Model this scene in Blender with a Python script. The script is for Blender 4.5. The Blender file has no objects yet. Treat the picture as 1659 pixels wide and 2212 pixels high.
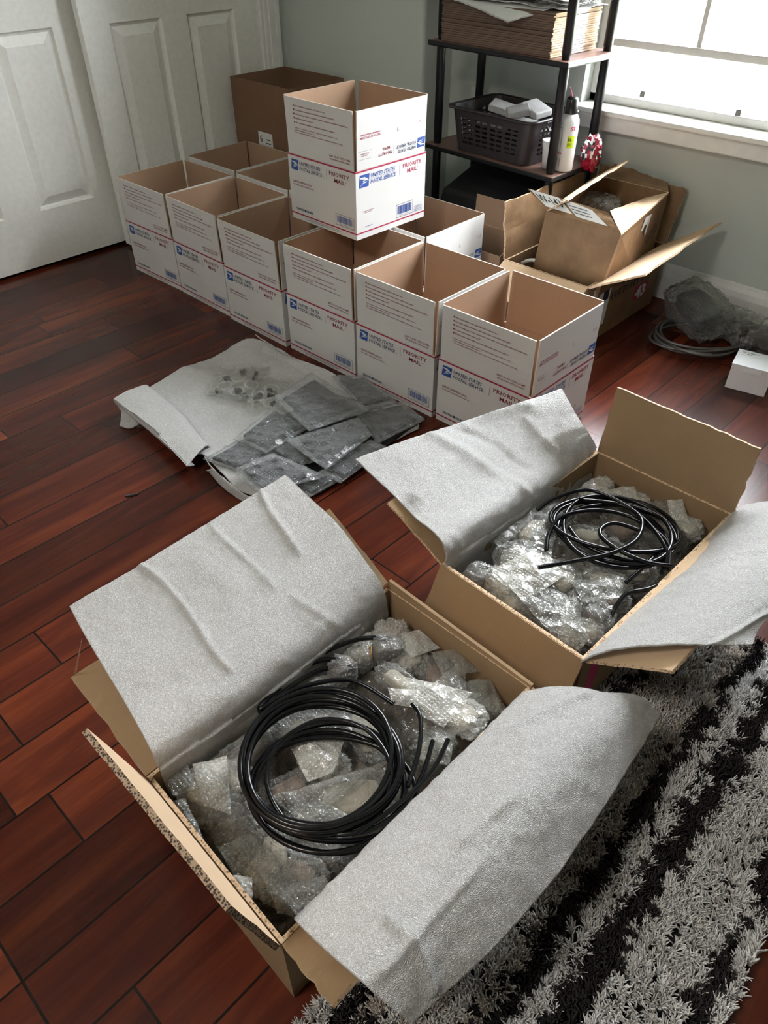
import bpy, bmesh, math, random
import numpy as np
from mathutils import Vector, Matrix, noise
from math import radians, sin, cos, pi

# ------------------------------------------------------------------ camera, light, exposure
SC = bpy.context.scene
COL = SC.collection
YAW = radians(-43.5)
PITCH = radians(40.62)
cam_data = bpy.data.cameras.new('camera')
cam_data.sensor_fit = 'VERTICAL'
cam_data.sensor_height = 36.0
cam_data.lens = 36.0 * 1587.24 / 2212.0
cam_data.clip_start = 0.02
cam = bpy.data.objects.new('camera', cam_data)
COL.objects.link(cam)
cam.location = (0, 0, 1.1938)
cam.rotation_euler = (pi / 2 - PITCH, 0, -YAW)
SC.camera = cam
SC.view_settings.view_transform = 'Standard'
SC.view_settings.look = 'None'
SC.view_settings.gamma = 1
SC.view_settings.use_curve_mapping = False
SC.view_settings.exposure = 0.28
SC.cycles.caustics_reflective = False
SC.cycles.caustics_refractive = False

world = bpy.data.worlds.new('sky')
SC.world = world
world.use_nodes = True
wn = world.node_tree
wn.nodes['Background'].inputs[0].default_value = (0.92, 0.96, 1.0, 1)
_bg = wn.nodes['Background']
_tc0 = wn.nodes.new('ShaderNodeTexCoord'); _sx = wn.nodes.new('ShaderNodeSeparateXYZ'); _mr = wn.nodes.new('ShaderNodeMapRange')
wn.links.new(_tc0.outputs['Generated'], _sx.inputs[0]); wn.links.new(_sx.outputs['Z'], _mr.inputs['Value'])
_mr.inputs['From Min'].default_value = 0.0; _mr.inputs['From Max'].default_value = 0.8
_mr.inputs['To Min'].default_value = 14.0; _mr.inputs['To Max'].default_value = 48.0   # overcast sky: brighter towards the zenith
wn.links.new(_mr.outputs['Result'], _bg.inputs[1])

def area(name, loc, rot, sx, sy, power, color, portal=False):
    l = bpy.data.lights.new(name, 'AREA')
    l.shape = 'RECTANGLE'; l.size = sx; l.size_y = sy; l.energy = power; l.color = color
    if portal: l.cycles.is_portal = True
    o = bpy.data.objects.new(name, l); COL.objects.link(o)
    o.location = loc; o.rotation_euler = rot
    return o
# daylight through the window in the back wall (portal only samples the sky)
area('window_daylight', (-1.0, 2.80, 1.27), (-pi / 2, 0, 0), 1.1, 1.45, 1, (1, 1, 1), True)
# added fill light below the ceiling behind the camera, no real lamp
area('added_fill_light', (-.75, -0.9, 2.38), (0, 0, 0), 0.6, 0.6, 33, (1.0, 0.93, 0.85))

# ------------------------------------------------------------------ helpers
def tag(o, label=None, cat=None, group=None, kind=None):
    if label: o['label'] = label
    if cat: o['category'] = cat
    if group: o['group'] = group
    if kind: o['kind'] = kind
    return o

def empty(name, loc=(0, 0, 0), rz=0.0, label=None, cat=None, group=None):
    o = bpy.data.objects.new(name, None); COL.objects.link(o)
    o.empty_display_size = 0.05
    o.location = loc; o.rotation_euler = (0, 0, rz)
    return tag(o, label, cat, group)

class MB:
    """collects shapes; build() links them as one mesh object"""
    def __init__(s): s.v = []; s.f = []; s.m = []; s.sm = []
    def add(s, vs, fs, mi=0, smooth=False):
        n = len(s.v); s.v += [tuple(v) for v in vs]
        s.f += [tuple(i + n for i in f) for f in fs]
        if isinstance(mi, int): mi = [mi] * len(fs)
        s.m += list(mi); s.sm += [smooth] * len(fs)
        return s
    def box(s, x0, x1, y0, y1, z0, z1, mi=0):
        return s.hexa([(x0,y0,z0),(x1,y0,z0),(x1,y1,z0),(x0,y1,z0)], [(x0,y0,z1),(x1,y0,z1),(x1,y1,z1),(x0,y1,z1)], mi)
    def hexa(s, b, t, mi=0):
        # faces: bottom, top, side0..3
        return s.add(list(b) + list(t), [(3,2,1,0),(4,5,6,7),(0,1,5,4),(1,2,6,5),(2,3,7,6),(3,0,4,7)], mi)
    def tube(s, pts, r, n=8, mi=0, cap=True, closed=False):
        P = [Vector(p) for p in pts]; N = len(P)
        R = r if hasattr(r, '__len__') else [r] * N
        up = None; vs = []
        for i, p in enumerate(P):
            if closed: t = P[(i + 1) % N] - P[i - 1]
            else: t = P[min(i + 1, N - 1)] - P[max(i - 1, 0)]
            t = t.normalized() if t.length > 1e-9 else Vector((0, 0, 1))
            if up is None:
                up = Vector((0, 0, 1)) if abs(t.z) < .9 else Vector((1, 0, 0))
            a = t.cross(up)
            if a.length < 1e-6: a = t.cross(Vector((0.3, 1, 0.2)))
            a.normalize(); b = a.cross(t).normalized(); up = b
            for k in range(n):
                q = 2 * pi * k / n
                vs.append(p + a * cos(q) * R[i] + b * sin(q) * R[i])
        fs = []
        for i in range(N if closed else N - 1):
            j = (i + 1) % N
            for k in range(n):
                l = (k + 1) % n
                fs.append((i*n+k, i*n+l, j*n+l, j*n+k))
        s.add(vs, fs, mi, True)
        if cap and not closed:
            s.add(vs[:n], [tuple(range(n))[::-1]], mi); s.add(vs[-n:], [tuple(range(n))], mi)
        return s
    def lathe(s, prof, c=(0,0,0), n=28, mi=0, smooth=True):
        vs = []; fs = []
        for (r, z) in prof:
            for k in range(n):
                a = 2*pi*k/n; vs.append((c[0]+r*cos(a), c[1]+r*sin(a), c[2]+z))
        for i in range(len(prof)-1):
            for k in range(n):
                l = (k+1) % n
                fs.append((i*n+k, i*n+l, (i+1)*n+l, (i+1)*n+k))
        return s.add(vs, fs, mi, smooth)
    def build(s, name, mats, parent=None, bevel=0):
        me = bpy.data.meshes.new(name)
        me.from_pydata(s.v, [], s.f)
        if not isinstance(mats, (list, tuple)): mats = [mats]
        for m in mats: me.materials.append(m)
        me.polygons.foreach_set('material_index', s.m)
        me.polygons.foreach_set('use_smooth', s.sm)
        me.validate(); me.update()
        o = bpy.data.objects.new(name, me); COL.objects.link(o)
        if parent is not None: o.parent = parent
        if bevel:
            b = o.modifiers.new('bevel', 'BEVEL'); b.width = bevel; b.segments = 2; b.limit_method = 'ANGLE'
        return o

def kids(o): return [c for c in COL.objects if c.parent == o]
def copy_tree(o, parent=None):
    c = o.copy(); COL.objects.link(c)
    if parent is not None: c.parent = parent
    for ch in kids(o): copy_tree(ch, c)
    return c

# ------------------------------------------------------------------ materials
def mat(name):
    m = bpy.data.materials.new(name); m.use_nodes = True
    nt = m.node_tree; b = nt.nodes['Principled BSDF']
    return m, nt, b
def nd(nt, t, **k):
    n = nt.nodes.new(t)
    for a, v in k.items():
        if a.startswith('i_'):
            n.inputs[a[2:].replace('_', ' ')].default_value = v
        else: setattr(n, a, v)
    return n
def coords(nt, which='Object', scale=(1,1,1), rot=(0,0,0)):
    c = nd(nt, 'ShaderNodeTexCoord'); mp = nd(nt, 'ShaderNodeMapping')
    mp.inputs['Scale'].default_value = scale; mp.inputs['Rotation'].default_value = rot
    nt.links.new(c.outputs[which], mp.inputs['Vector'])
    return mp.outputs['Vector']
def ramp(nt, fac, stops):
    r = nd(nt, 'ShaderNodeValToRGB')
    e = r.color_ramp.elements
    while len(e) < len(stops): e.new(0.5)
    for i, (p, c) in enumerate(stops): e[i].position = p; e[i].color = (*c, 1)
    nt.links.new(fac, r.inputs['Fac'])
    return r.outputs['Color']
def bump(nt, h, b, strength=.3, dist=.002):
    n = nd(nt, 'ShaderNodeBump'); n.inputs['Strength'].default_value = strength; n.inputs['Distance'].default_value = dist
    nt.links.new(h, n.inputs['Height']); nt.links.new(n.outputs['Normal'], b.inputs['Normal'])
    return n
def tex_noise(nt, vec, scale, detail=3, rough=.55):
    n = nd(nt, 'ShaderNodeTexNoise'); n.inputs['Scale'].default_value = scale
    n.inputs['Detail'].default_value = detail; n.inputs['Roughness'].default_value = rough
    nt.links.new(vec, n.inputs['Vector']); return n.outputs['Fac']
def mixc(nt, fac, a, b, mode='MIX'):
    n = nd(nt, 'ShaderNodeMix'); n.data_type = 'RGBA'; n.blend_type = mode
    for v, s in ((fac, 0), (a, 6), (b, 7)):
        if hasattr(v, 'links') or hasattr(v, 'is_output'): nt.links.new(v, n.inputs[s])
        elif isinstance(v, (int, float)): n.inputs[s].default_value = v
        else: n.inputs[s].default_value = (*v, 1)
    return n.outputs[2]
def math_n(nt, op, a, b=None):
    n = nd(nt, 'ShaderNodeMath'); n.operation = op
    for i, v in enumerate((a, b)):
        if v is None: continue
        if isinstance(v, (int, float)): n.inputs[i].default_value = v
        else: nt.links.new(v, n.inputs[i])
    return n.outputs[0]

def simple(name, col, rough=.5, metal=0, spec=.5, nscale=0, nstr=.2, ndist=.001):
    m, nt, b = mat(name)
    b.inputs['Base Color'].default_value = (*col, 1); b.inputs['Roughness'].default_value = rough
    b.inputs['Metallic'].default_value = metal; b.inputs['Specular IOR Level'].default_value = spec
    if nscale:
        v = coords(nt); h = tex_noise(nt, v, nscale); bump(nt, h, b, nstr, ndist)
        c = mixc(nt, h, tuple(x*.9 for x in col), tuple(min(1, x*1.1) for x in col))
        nt.links.new(c, b.inputs['Base Color'])
    return m

def make_floor():
    m, nt, b = mat('cherry_planks')
    # planks run along y: swap so the brick rows step along x
    c = nd(nt, 'ShaderNodeTexCoord'); sp = nd(nt, 'ShaderNodeSeparateXYZ'); nt.links.new(c.outputs['Object'], sp.inputs[0])
    X = math_n(nt, 'ADD', sp.outputs[0], 10.022); Y = math_n(nt, 'ADD', sp.outputs[1], 20.0)
    row = math_n(nt, 'FLOOR', math_n(nt, 'DIVIDE', X, .1205))
    wn_ = nd(nt, 'ShaderNodeTexWhiteNoise'); wn_.noise_dimensions = '1D'; nt.links.new(row, wn_.inputs['W'])
    yo = math_n(nt, 'ADD', Y, math_n(nt, 'MULTIPLY', wn_.outputs['Value'], 5.0))
    ln = math_n(nt, 'DIVIDE', yo, .80)
    col_ = math_n(nt, 'FLOOR', ln)
    idx = nd(nt, 'ShaderNodeCombineXYZ'); nt.links.new(row, idx.inputs[0]); nt.links.new(col_, idx.inputs[1])
    w2 = nd(nt, 'ShaderNodeTexWhiteNoise'); w2.noise_dimensions = '3D'; nt.links.new(idx.outputs[0], w2.inputs['Vector'])
    # grain
    gv = nd(nt, 'ShaderNodeCombineXYZ')
    nt.links.new(math_n(nt, 'MULTIPLY', X, 9.0), gv.inputs[0]); nt.links.new(math_n(nt, 'MULTIPLY', yo, .9), gv.inputs[1])
    nt.links.new(math_n(nt, 'MULTIPLY', w2.outputs['Value'], 37.0), gv.inputs[2])
    g = nd(nt, 'ShaderNodeTexNoise'); g.inputs['Scale'].default_value = 1.6; g.inputs['Detail'].default_value = 5; g.inputs['Roughness'].default_value = .62; g.inputs['Distortion'].default_value = .7
    nt.links.new(gv.outputs[0], g.inputs['Vector'])
    fine = nd(nt, 'ShaderNodeCombineXYZ'); nt.links.new(math_n(nt, 'MULTIPLY', X, 160.0), fine.inputs[0]); nt.links.new(math_n(nt, 'MULTIPLY', yo, 9.0), fine.inputs[1])
    fg = tex_noise(nt, fine.outputs[0], 1.0, 3)
    base = ramp(nt, g.outputs['Fac'], [(.15, (.026, .0052, .0034)), (.42, (.060, .0112, .0056)), (.60, (.110, .0220, .0086)), (.85, (.190, .0480, .0155))])
    base = mixc(nt, math_n(nt, 'MULTIPLY', fg, .45), base, (.028, .007, .005))
    tint = ramp(nt, w2.outputs['Value'], [(0, (.42, .42, .44)), (.35, (.8, .74, .72)), (.7, (1.05, 1, 1)), (1, (1.45, 1.5, 1.35))])
    colr = mixc(nt, 1.0, base, tint, 'MULTIPLY')
    # seams
    fx = math_n(nt, 'FRACT', math_n(nt, 'DIVIDE', X, .1205)); fy = math_n(nt, 'FRACT', ln)
    sx = math_n(nt, 'GREATER_THAN', math_n(nt, 'ABSOLUTE', math_n(nt, 'SUBTRACT', fx, .5)), .484)
    sy = math_n(nt, 'GREATER_THAN', math_n(nt, 'ABSOLUTE', math_n(nt, 'SUBTRACT', fy, .5)), .4976)
    seam = math_n(nt, 'MAXIMUM', sx, sy)
    colr = mixc(nt, seam, colr, (.008, .004, .003))
    nt.links.new(colr, b.inputs['Base Color'])
    r = math_n(nt, 'ADD', math_n(nt, 'MULTIPLY', fg, .10), .20)
    nt.links.new(r, b.inputs['Roughness'])
    b.inputs['Specular IOR Level'].default_value = .22
    h = math_n(nt, 'SUBTRACT', math_n(nt, 'MULTIPLY', g.outputs['Fac'], .4), math_n(nt, 'MULTIPLY', seam, 1.0))
    bump(nt, h, b, .35, .0012)
    return m

def make_wall():
    m, nt, b = mat('sage_grey_paint')
    v = coords(nt); h = tex_noise(nt, v, 140, 4, .6); h2 = tex_noise(nt, v, 28, 3)
    b.inputs['Base Color'].default_value = (.52, .555, .515, 1); b.inputs['Roughness'].default_value = .62
    s = math_n(nt, 'ADD', h, math_n(nt, 'MULTIPLY', h2, .8)); bump(nt, s, b, .35, .0018)
    return m

def make_kraft(name, light, dark, flute=(1,0,0), fscale=150, fst=.25, rough=.8, patch=.35):
    m, nt, b = mat(name)
    v = coords(nt); n = tex_noise(nt, v, 14, 5); n2 = tex_noise(nt, v, 260, 2)
    f = math_n(nt, 'ADD', math_n(nt, 'MULTIPLY', n, patch), math_n(nt, 'MULTIPLY', n2, .3))
    c = mixc(nt, f, light, dark)
    w = nd(nt, 'ShaderNodeTexWave'); w.bands_direction = 'X' if flute[0] else ('Y' if flute[1] else 'Z')
    w.inputs['Scale'].default_value = fscale; nt.links.new(v, w.inputs['Vector'])
    c = mixc(nt, math_n(nt, 'MULTIPLY', w.outputs['Fac'], .10), c, dark)
    nt.links.new(c, b.inputs['Base Color']); b.inputs['Roughness'].default_value = rough
    b.inputs['Specular IOR Level'].default_value = .25
    bump(nt, math_n(nt, 'ADD', w.outputs['Fac'], n2), b, fst, .0006)
    return m

def make_edge(name='corrugated_edge', dark=(.06, .035, .02), mid=(.50, .34, .21), light=(.66, .48, .32), sc=230):
    m, nt, b = mat(name)
    v = coords(nt); vo = nd(nt, 'ShaderNodeTexVoronoi'); vo.inputs['Scale'].default_value = sc
    nt.links.new(v, vo.inputs['Vector'])
    c = ramp(nt, vo.outputs['Distance'], [(.12, dark), (.36, mid), (.6, light)])
    nt.links.new(c, b.inputs['Base Color']); b.inputs['Roughness'].default_value = .9
    return m

def make_white_card():
    m, nt, b = mat('white_coated_card')
    v = coords(nt); n = tex_noise(nt, v, 9, 4); n2 = tex_noise(nt, v, 200, 2)
    c = mixc(nt, n, (.57, .56, .545), (.63, .62, .605)); nt.links.new(c, b.inputs['Base Color'])
    b.inputs['Roughness'].default_value = .45; b.inputs['Specular IOR Level'].default_value = .35
    bump(nt, math_n(nt, 'ADD', n, math_n(nt, 'MULTIPLY', n2, .15)), b, .25, .002)
    return m

def make_foam():
    m, nt, b = mat('white_foam_sheet')
    v = coords(nt); n1 = tex_noise(nt, v, 600, 2, .6); n2 = tex_noise(nt, v, 300, 3); n3 = tex_noise(nt, v, 12, 3)
    vo = nd(nt, 'ShaderNodeTexVoronoi'); vo.inputs['Scale'].default_value = 800; nt.links.new(v, vo.inputs['Vector'])
    c = mixc(nt, n3, (.66, .652, .645), (.75, .745, .74)); gr = ramp(nt, tex_noise(nt, v, 300, 3, .75), [(.36, (.74, .74, .74)), (.55, (1.0, 1.0, 1.0)), (.66, (1.38, 1.38, 1.38))]); c = mixc(nt, 1.0, c, gr, 'MULTIPLY')  # bright grain specks stand in for glints, painted into the foam colour
    nt.links.new(c, b.inputs['Base Color'])
    b.inputs['Roughness'].default_value = .38
    b.inputs['Specular IOR Level'].default_value = .6
    b.inputs['Subsurface Weight'].default_value = 0
    b.inputs['Sheen Weight'].default_value = .2
    h = math_n(nt, 'ADD', n1, math_n(nt, 'ADD', math_n(nt, 'MULTIPLY', n2, .45), vo.outputs['Distance'])); bp = bump(nt, h, b, 1.0, .0016)
    b.inputs['Coat Weight'].default_value = .9; b.inputs['Coat Roughness'].default_value = .10; nt.links.new(bp.outputs[0], b.inputs['Coat Normal'])
    tr = nd(nt, 'ShaderNodeBsdfTranslucent'); tr.inputs['Color'].default_value = (.85, .84, .82, 1)
    mx = nd(nt, 'ShaderNodeMixShader'); mx.inputs[0].default_value = .22
    out = nt.nodes['Material Output']
    nt.links.new(b.outputs[0], mx.inputs[1]); nt.links.new(tr.outputs[0], mx.inputs[2]); nt.links.new(mx.outputs[0], out.inputs[0])
    return m

def make_wrap(name, opac=.42, bub=150, tint=(.62, .62, .60), bstr=.9, rough=.10, noise_s=30, fw=.55):
    m, nt, b = mat(name)
    v = coords(nt)
    vo = nd(nt, 'ShaderNodeTexVoronoi'); vo.feature = 'F1'; vo.inputs['Scale'].default_value = bub; vo.inputs['Randomness'].default_value = .25
    nt.links.new(v, vo.inputs['Vector'])
    fc = nd(nt, 'ShaderNodeTexVoronoi'); fc.inputs['Scale'].default_value = noise_s*1.6; nt.links.new(v, fc.inputs['Vector'])
    dome = ramp(nt, vo.outputs['Distance'], [(.0, (1, 1, 1)), (.33, (.75, .75, .75)), (.46, (0, 0, 0))])
    n1 = tex_noise(nt, v, noise_s, 5, .7)
    h = math_n(nt, 'ADD', math_n(nt, 'MULTIPLY', dome, .7), math_n(nt, 'ADD', math_n(nt, 'MULTIPLY', n1, 1.5), math_n(nt, 'MULTIPLY', fc.outputs['Distance'], 3.4)))
    b.inputs['Base Color'].default_value = (*tint, 1); b.inputs['Roughness'].default_value = rough
    b.inputs['Specular IOR Level'].default_value = 1.0
    b.inputs['Coat Weight'].default_value = 1.0; b.inputs['Coat Roughness'].default_value = .04; b.inputs['Coat IOR'].default_value = 1.7
    bp = bump(nt, h, b, bstr, .0022)
    nt.links.new(bp.outputs[0], b.inputs['Coat Normal'])
    tp = nd(nt, 'ShaderNodeBsdfTransparent'); tp.inputs[0].default_value = (.93, .94, .93, 1)
    lw = nd(nt, 'ShaderNodeLayerWeight'); lw.inputs[0].default_value = .35
    nt.links.new(bp.outputs[0], lw.inputs['Normal'])
    rim = ramp(nt, vo.outputs['Distance'], [(.30, (0, 0, 0)), (.42, (.22, .22, .22)), (.5, (0, 0, 0))])
    f = math_n(nt, 'ADD', math_n(nt, 'MULTIPLY', lw.outputs['Facing'], fw), math_n(nt, 'ADD', rim, opac))
    f.node.use_clamp = True
    mx = nd(nt, 'ShaderNodeMixShader'); nt.links.new(f, mx.inputs[0])
    nt.links.new(tp.outputs[0], mx.inputs[1]); nt.links.new(b.outputs[0], mx.inputs[2])
    nt.links.new(mx.outputs[0], nt.nodes['Material Output'].inputs[0])
    return m

M = {}
M['floor'] = make_floor()
M['wall'] = make_wall()
M['door'] = simple('white_door_paint', (.82, .82, .78), .38, nscale=60, nstr=.12, ndist=.0006)
M['trim'] = simple('white_trim_paint', (.78, .78, .75), .4, nscale=30, nstr=.08)
M['ceil'] = simple('ceiling_white', (.8, .8, .78), .8, nscale=90, nstr=.2)
M['vinyl'] = simple('white_window_vinyl', (.62, .60, .57), .4, nscale=40, nstr=.05)
M['kraft_in'] = make_kraft('kraft_inside', (.42, .275, .185), (.29, .18, .118), fscale=60)
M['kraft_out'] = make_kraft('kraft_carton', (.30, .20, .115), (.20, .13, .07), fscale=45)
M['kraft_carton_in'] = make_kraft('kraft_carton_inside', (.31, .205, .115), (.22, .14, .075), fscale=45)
M['kraft_lit'] = make_kraft('kraft_lit_face', (.62, .45, .30), (.48, .33, .21), fscale=45)  # window light on flaps painted in as a paler kraft
M['kraft_worn'] = make_kraft('kraft_worn', (.35, .215, .115), (.15, .088, .046), fscale=35, fst=.5, patch=1.1, rough=.5)
M['kraft_brown'] = make_kraft('kraft_brown', (.20, .112, .066), (.14, .076, .044), fscale=60)
M['kraft_stack'] = simple('kraft_sheet_shaded', (.13, .085, .06), .8, nscale=40)  # shade on the stacked sheets put into a darker kraft
M['edge'] = make_edge()
M['edge_dark'] = make_edge('double_wall_edge', (.012, .009, .007), (.05, .035, .025), (.34, .24, .16), 330)
M['white_card'] = make_white_card()
M['box_edge'] = simple('box_edge', (.55, .49, .43), .8, nscale=420, nstr=.8)
M['foam'] = make_foam()
M['wrap'] = make_wrap('bubble_wrap', .08, tint=(.60, .60, .58), fw=.34, rough=.07)
M['wrap_milky'] = make_wrap('bubble_wrap_milky', .22, tint=(.86, .85, .81), fw=.40, rough=.08)
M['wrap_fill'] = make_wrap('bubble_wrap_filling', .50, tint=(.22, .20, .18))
M['wrap_floor'] = make_wrap('bubble_wrap_grey', .05, bub=110, tint=(.42, .42, .40), rough=.15, noise_s=14)
M['pouch'] = make_wrap('bubble_pouch', .10, bub=130, tint=(.42, .44, .46), noise_s=22)
M['poly'] = make_wrap('clear_poly_bag', .02, bub=20, tint=(.6, .6, .58), noise_s=30, fw=.28)
M['hose'] = simple('black_hose_rubber', (.003, .003, .004), .22, spec=.3)
M['hose_band'] = simple('black_band', (.012, .012, .013), .45)
M['hose_grey'] = simple('grey_braided_hose', (.10, .095, .085), .35, metal=.4, nscale=300, nstr=.4)
M['black_plate'] = simple('black_plate', (.010, .011, .013), .4)
M['dark_item'] = simple('dark_metal_item', (.07, .06, .055), .45, nscale=40)
M['brown_item'] = simple('brown_item', (.20, .13, .10), .6, nscale=30)
M['beige_item'] = simple('beige_paper_item', (.40, .36, .29), .7, nscale=30)
M['black_paint'] = simple('black_shelf_metal', (.008, .008, .009), .38, spec=.3)
M['black_matte'] = simple('black_fabric', (.006, .006, .008), .7, nscale=60)
M['walnut'] = simple('walnut_laminate', (.16, .085, .065), .38, nscale=18, nstr=.05)
M['basket'] = simple('dark_plastic', (.026, .019, .021), .42)
M['blue_ink'] = simple('blue_ink', (.018, .072, .30), .5)
M['navy_ink'] = simple('navy_ink', (.02, .035, .10), .5)
M['red_ink'] = simple('red_ink', (.34, .012, .055), .5)
M['maroon_ink'] = simple('maroon_ink', (.20, .02, .04), .5)
M['black_ink'] = simple('black_ink', (.02, .02, .022), .6)
M['paper'] = simple('white_paper', (.78, .78, .78), .5, nscale=25, nstr=.3, ndist=.003)
M['label'] = simple('label_paper', (.68, .68, .67), .4)
M['tape'] = simple('pink_tape', (.55, .02, .13), .35)
M['clear_tape'] = make_wrap('clear_tape', .10, bub=5, tint=(.8, .72, .6), noise_s=60, bstr=.4)
M['rubber_band'] = simple('tan_rubber_band', (.45, .24, .07), .5)
M['cap'] = simple('black_cap', (.015, .015, .016), .3)
M['can'] = simple('white_can_enamel', (.74, .76, .78), .25)
M['lime'] = simple('lime_print', (.55, .72, .02), .4)
M['pink_ink'] = simple('pink_ink', (.65, .02, .12), .4)
M['crimson'] = simple('crimson_foil', (.30, .008, .03), .25, nscale=50)
M['foliage'] = simple('shrub_leaves', (.25, .38, .12), .7, nscale=10)
M['lawn'] = simple('pale_ground', (.62, .66, .52), .9, nscale=2)
M['small_box'] = simple('small_box_card', (.68, .66, .69), .5, nscale=120, nstr=.05)
M['glass'] = None
def make_glass():
    m, nt, b = mat('window_glass')
    tp = nd(nt, 'ShaderNodeBsdfTransparent'); gl = nd(nt, 'ShaderNodeBsdfGlossy'); gl.inputs['Roughness'].default_value = .02
    lw = nd(nt, 'ShaderNodeLayerWeight'); lw.inputs[0].default_value = .12
    mx = nd(nt, 'ShaderNodeMixShader'); nt.links.new(lw.outputs['Fresnel'], mx.inputs[0])
    nt.links.new(tp.outputs[0], mx.inputs[1]); nt.links.new(gl.outputs[0], mx.inputs[2])
    nt.links.new(mx.outputs[0], nt.nodes['Material Output'].inputs[0])
    return m
M['glass'] = make_glass()

def make_rug():
    m, nt, b = mat('shag_yarn')
    a = nd(nt, 'ShaderNodeAttribute'); a.attribute_name = 'yarn'
    nt.links.new(a.outputs['Color'], b.inputs['Base Color']); b.inputs['Roughness'].default_value = .75
    b.inputs['Specular IOR Level'].default_value = .2
    return m
M['rug'] = make_rug()

# ------------------------------------------------------------------ room shell
XL, YA, YB, XC = -2.93, 2.465, 2.64, -2.135
XR, YF, ZC = 3.0, -2.4, 2.44
def struct(o): o['kind'] = 'structure'; return o
struct(MB().box(-3.4, XR + .15, YF - .15, YB + .16, -.08, 0).build('floor', M['floor']))
struct(MB().box(-3.4, XR + .15, YF - .15, YB + .16, ZC, ZC + .08).build('ceiling', M['ceil']))
# left wall with closet opening (y .70 .. 2.36)
w = MB(); w.box(XL - .12, XL, 2.345, YA + .1, 0, ZC); w.box(XL - .12, XL, YF, .70, 0, ZC); w.box(XL - .12, XL, .70, 2.345, 2.06, ZC)
struct(w.build('wall_left', M['wall']))
struct(MB().box(-3.45, -3.40, YF, YB, 0, ZC).build('wall_closet_back', M['wall']))
# back wall part beside the closet, with rounded outside corner
w = MB(); rr = .018; prof = [(XL - .5, YA), (XC - rr, YA)]
for k in range(1, 9):
    a = -pi/2 + k * pi/16; prof.append((XC - rr + rr*cos(a), YA + rr + rr*sin(a)))
prof += [(XC, YB), (XC, YB + .14), (XL - .5, YB + .14)]
n = len(prof); vs = [(x, y, 0) for x, y in prof] + [(x, y, ZC) for x, y in prof]
w.add(vs, [(i, (i+1) % n, n + (i+1) % n, n + i) for i in range(n)], 0)
o = struct(w.build('wall_back', M['wall']))
for p in o.data.polygons[1:10]: p.use_smooth = False
# window wall
WX0, WX1, WZ0, WZ1 = -1.53, -.465, .575, 1.95
w = MB(); w.box(XC, WX0, YB, YB + .14, 0, ZC); w.box(WX1, XR, YB, YB + .14, 0, ZC)
w.box(WX0, WX1, YB, YB + .14, 0, WZ0); w.box(WX0, WX1, YB, YB + .14, WZ1, ZC)
struct(w.build('wall_window', M['wall']))
struct(MB().box(XR, XR + .12, YF, YB, 0, ZC).build('wall_right', M['wall']))
struct(MB().box(-3.4, XR, YF - .12, YF, 0, ZC).build('wall_front', M['wall']))
# baseboards
def baseboard(name, a, b, nrm):
    m = MB(); a = Vector((*a, 0)); b = Vector((*b, 0)); nv = Vector((*nrm, 0))
    pr = [(0, 0), (.014, 0), (.014, .085), (.010, .105), (.006, .118), (.004, .13), (0, .13)]
    vs = [a + nv*d + Vector((0,0,z)) for d, z in pr] + [b + nv*d + Vector((0,0,z)) for d, z in pr]
    k = len(pr); m.add(vs, [(i, (i+1) % k, k+(i+1) % k, k+i) for i in range(k)] + [tuple(range(k)), tuple(range(2*k-1, k-1, -1))])
    return struct(m.build(name, M['trim']))
baseboard('baseboard_back', (XC, YB), (XR, YB), (0, -1))
baseboard('baseboard_left', (XL, YA), (XC, YA), (0, -1))
baseboard('baseboard_side', (XC, YB), (XC, YA), (1, 0))
# closet casing
m = MB()
for y0, y1 in ((2.345, 2.425), (.62, .70)):
    m.box(XL, XL + .012, y0, y1, 0, 2.14); m.box(XL + .012, XL + .02, y0 + .018, y1 - .004, 0, 2.14); m.box(XL+.02, XL + .024, y0 + .05, y1 - .01, 0, 2.14)
m.box(XL, XL + .02, .62, 2.425, 2.06, 2.14)
struct(m.build('trim_1', M['trim'], bevel=.003))
struct(MB().box(XL - .12, XL, 2.333, 2.345, 0, 2.06).build('trim_2', M['trim']))

def closet_door(name, y0, xf, width=.81, h=2.03, hide=False):
    """moulded six panel slab, face at x = xf, spanning y0..y0+width"""
    m = MB(); z0 = .014; t = .035
    m.box(xf - t, xf - .0135, y0, y0 + width, z0, h)
    ys = [0, .11, .335, .45, .675, width] if False else [0, .11, .335, width - .36, width - .13, width]
    zs = [z0, .215, .80, .925, 1.50, 1.62, 1.88, h]
    # face skin around panels
    for i in range(5):
        for j in range(7):
            ya, yb_, za, zb = y0 + ys[i], y0 + ys[i+1], zs[j], zs[j+1]
            if i in (1, 3) and j in (1, 3, 5):
                e = [(ya, za, yb_, zb, 0), (ya + .006, za + .006, yb_ - .006, zb - .006, .010), (ya + .013, za + .013, yb_ - .013, zb - .013, .013), (ya + .045, za + .045, yb_ - .045, zb - .045, .001)]
                vs = []
                for (a, c, b_, d, dep) in e:
                    vs += [(xf - dep, a, c), (xf - dep, b_, c), (xf - dep, b_, d), (xf - dep, a, d)]
                fs = []
                for q in range(3):
                    for s in range(4):
                        fs.append((q*4+s, q*4+(s+1) % 4, q*4+4+(s+1) % 4, q*4+4+s))
                fs.append((12, 13, 14, 15))
                m.add(vs, fs)
            else:
                m.add([(xf, ya, za), (xf, yb_, za), (xf, yb_, zb), (xf, ya, zb)], [(0, 1, 2, 3)])
    yl, yr = y0, y0 + width
    m.add([(xf, yl, z0), (xf, yl, h), (xf-.0135, yl, h), (xf-.0135, yl, z0), (xf, yr, z0), (xf, yr, h), (xf-.0135, yr, h), (xf-.0135, yr, z0)],
          [(0,1,2,3), (7,6,5,4), (0,3,7,4), (1,5,6,2)])
    return struct(m.build(name, M['door']))
closet_door('door_1', 1.524, -2.94)
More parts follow.
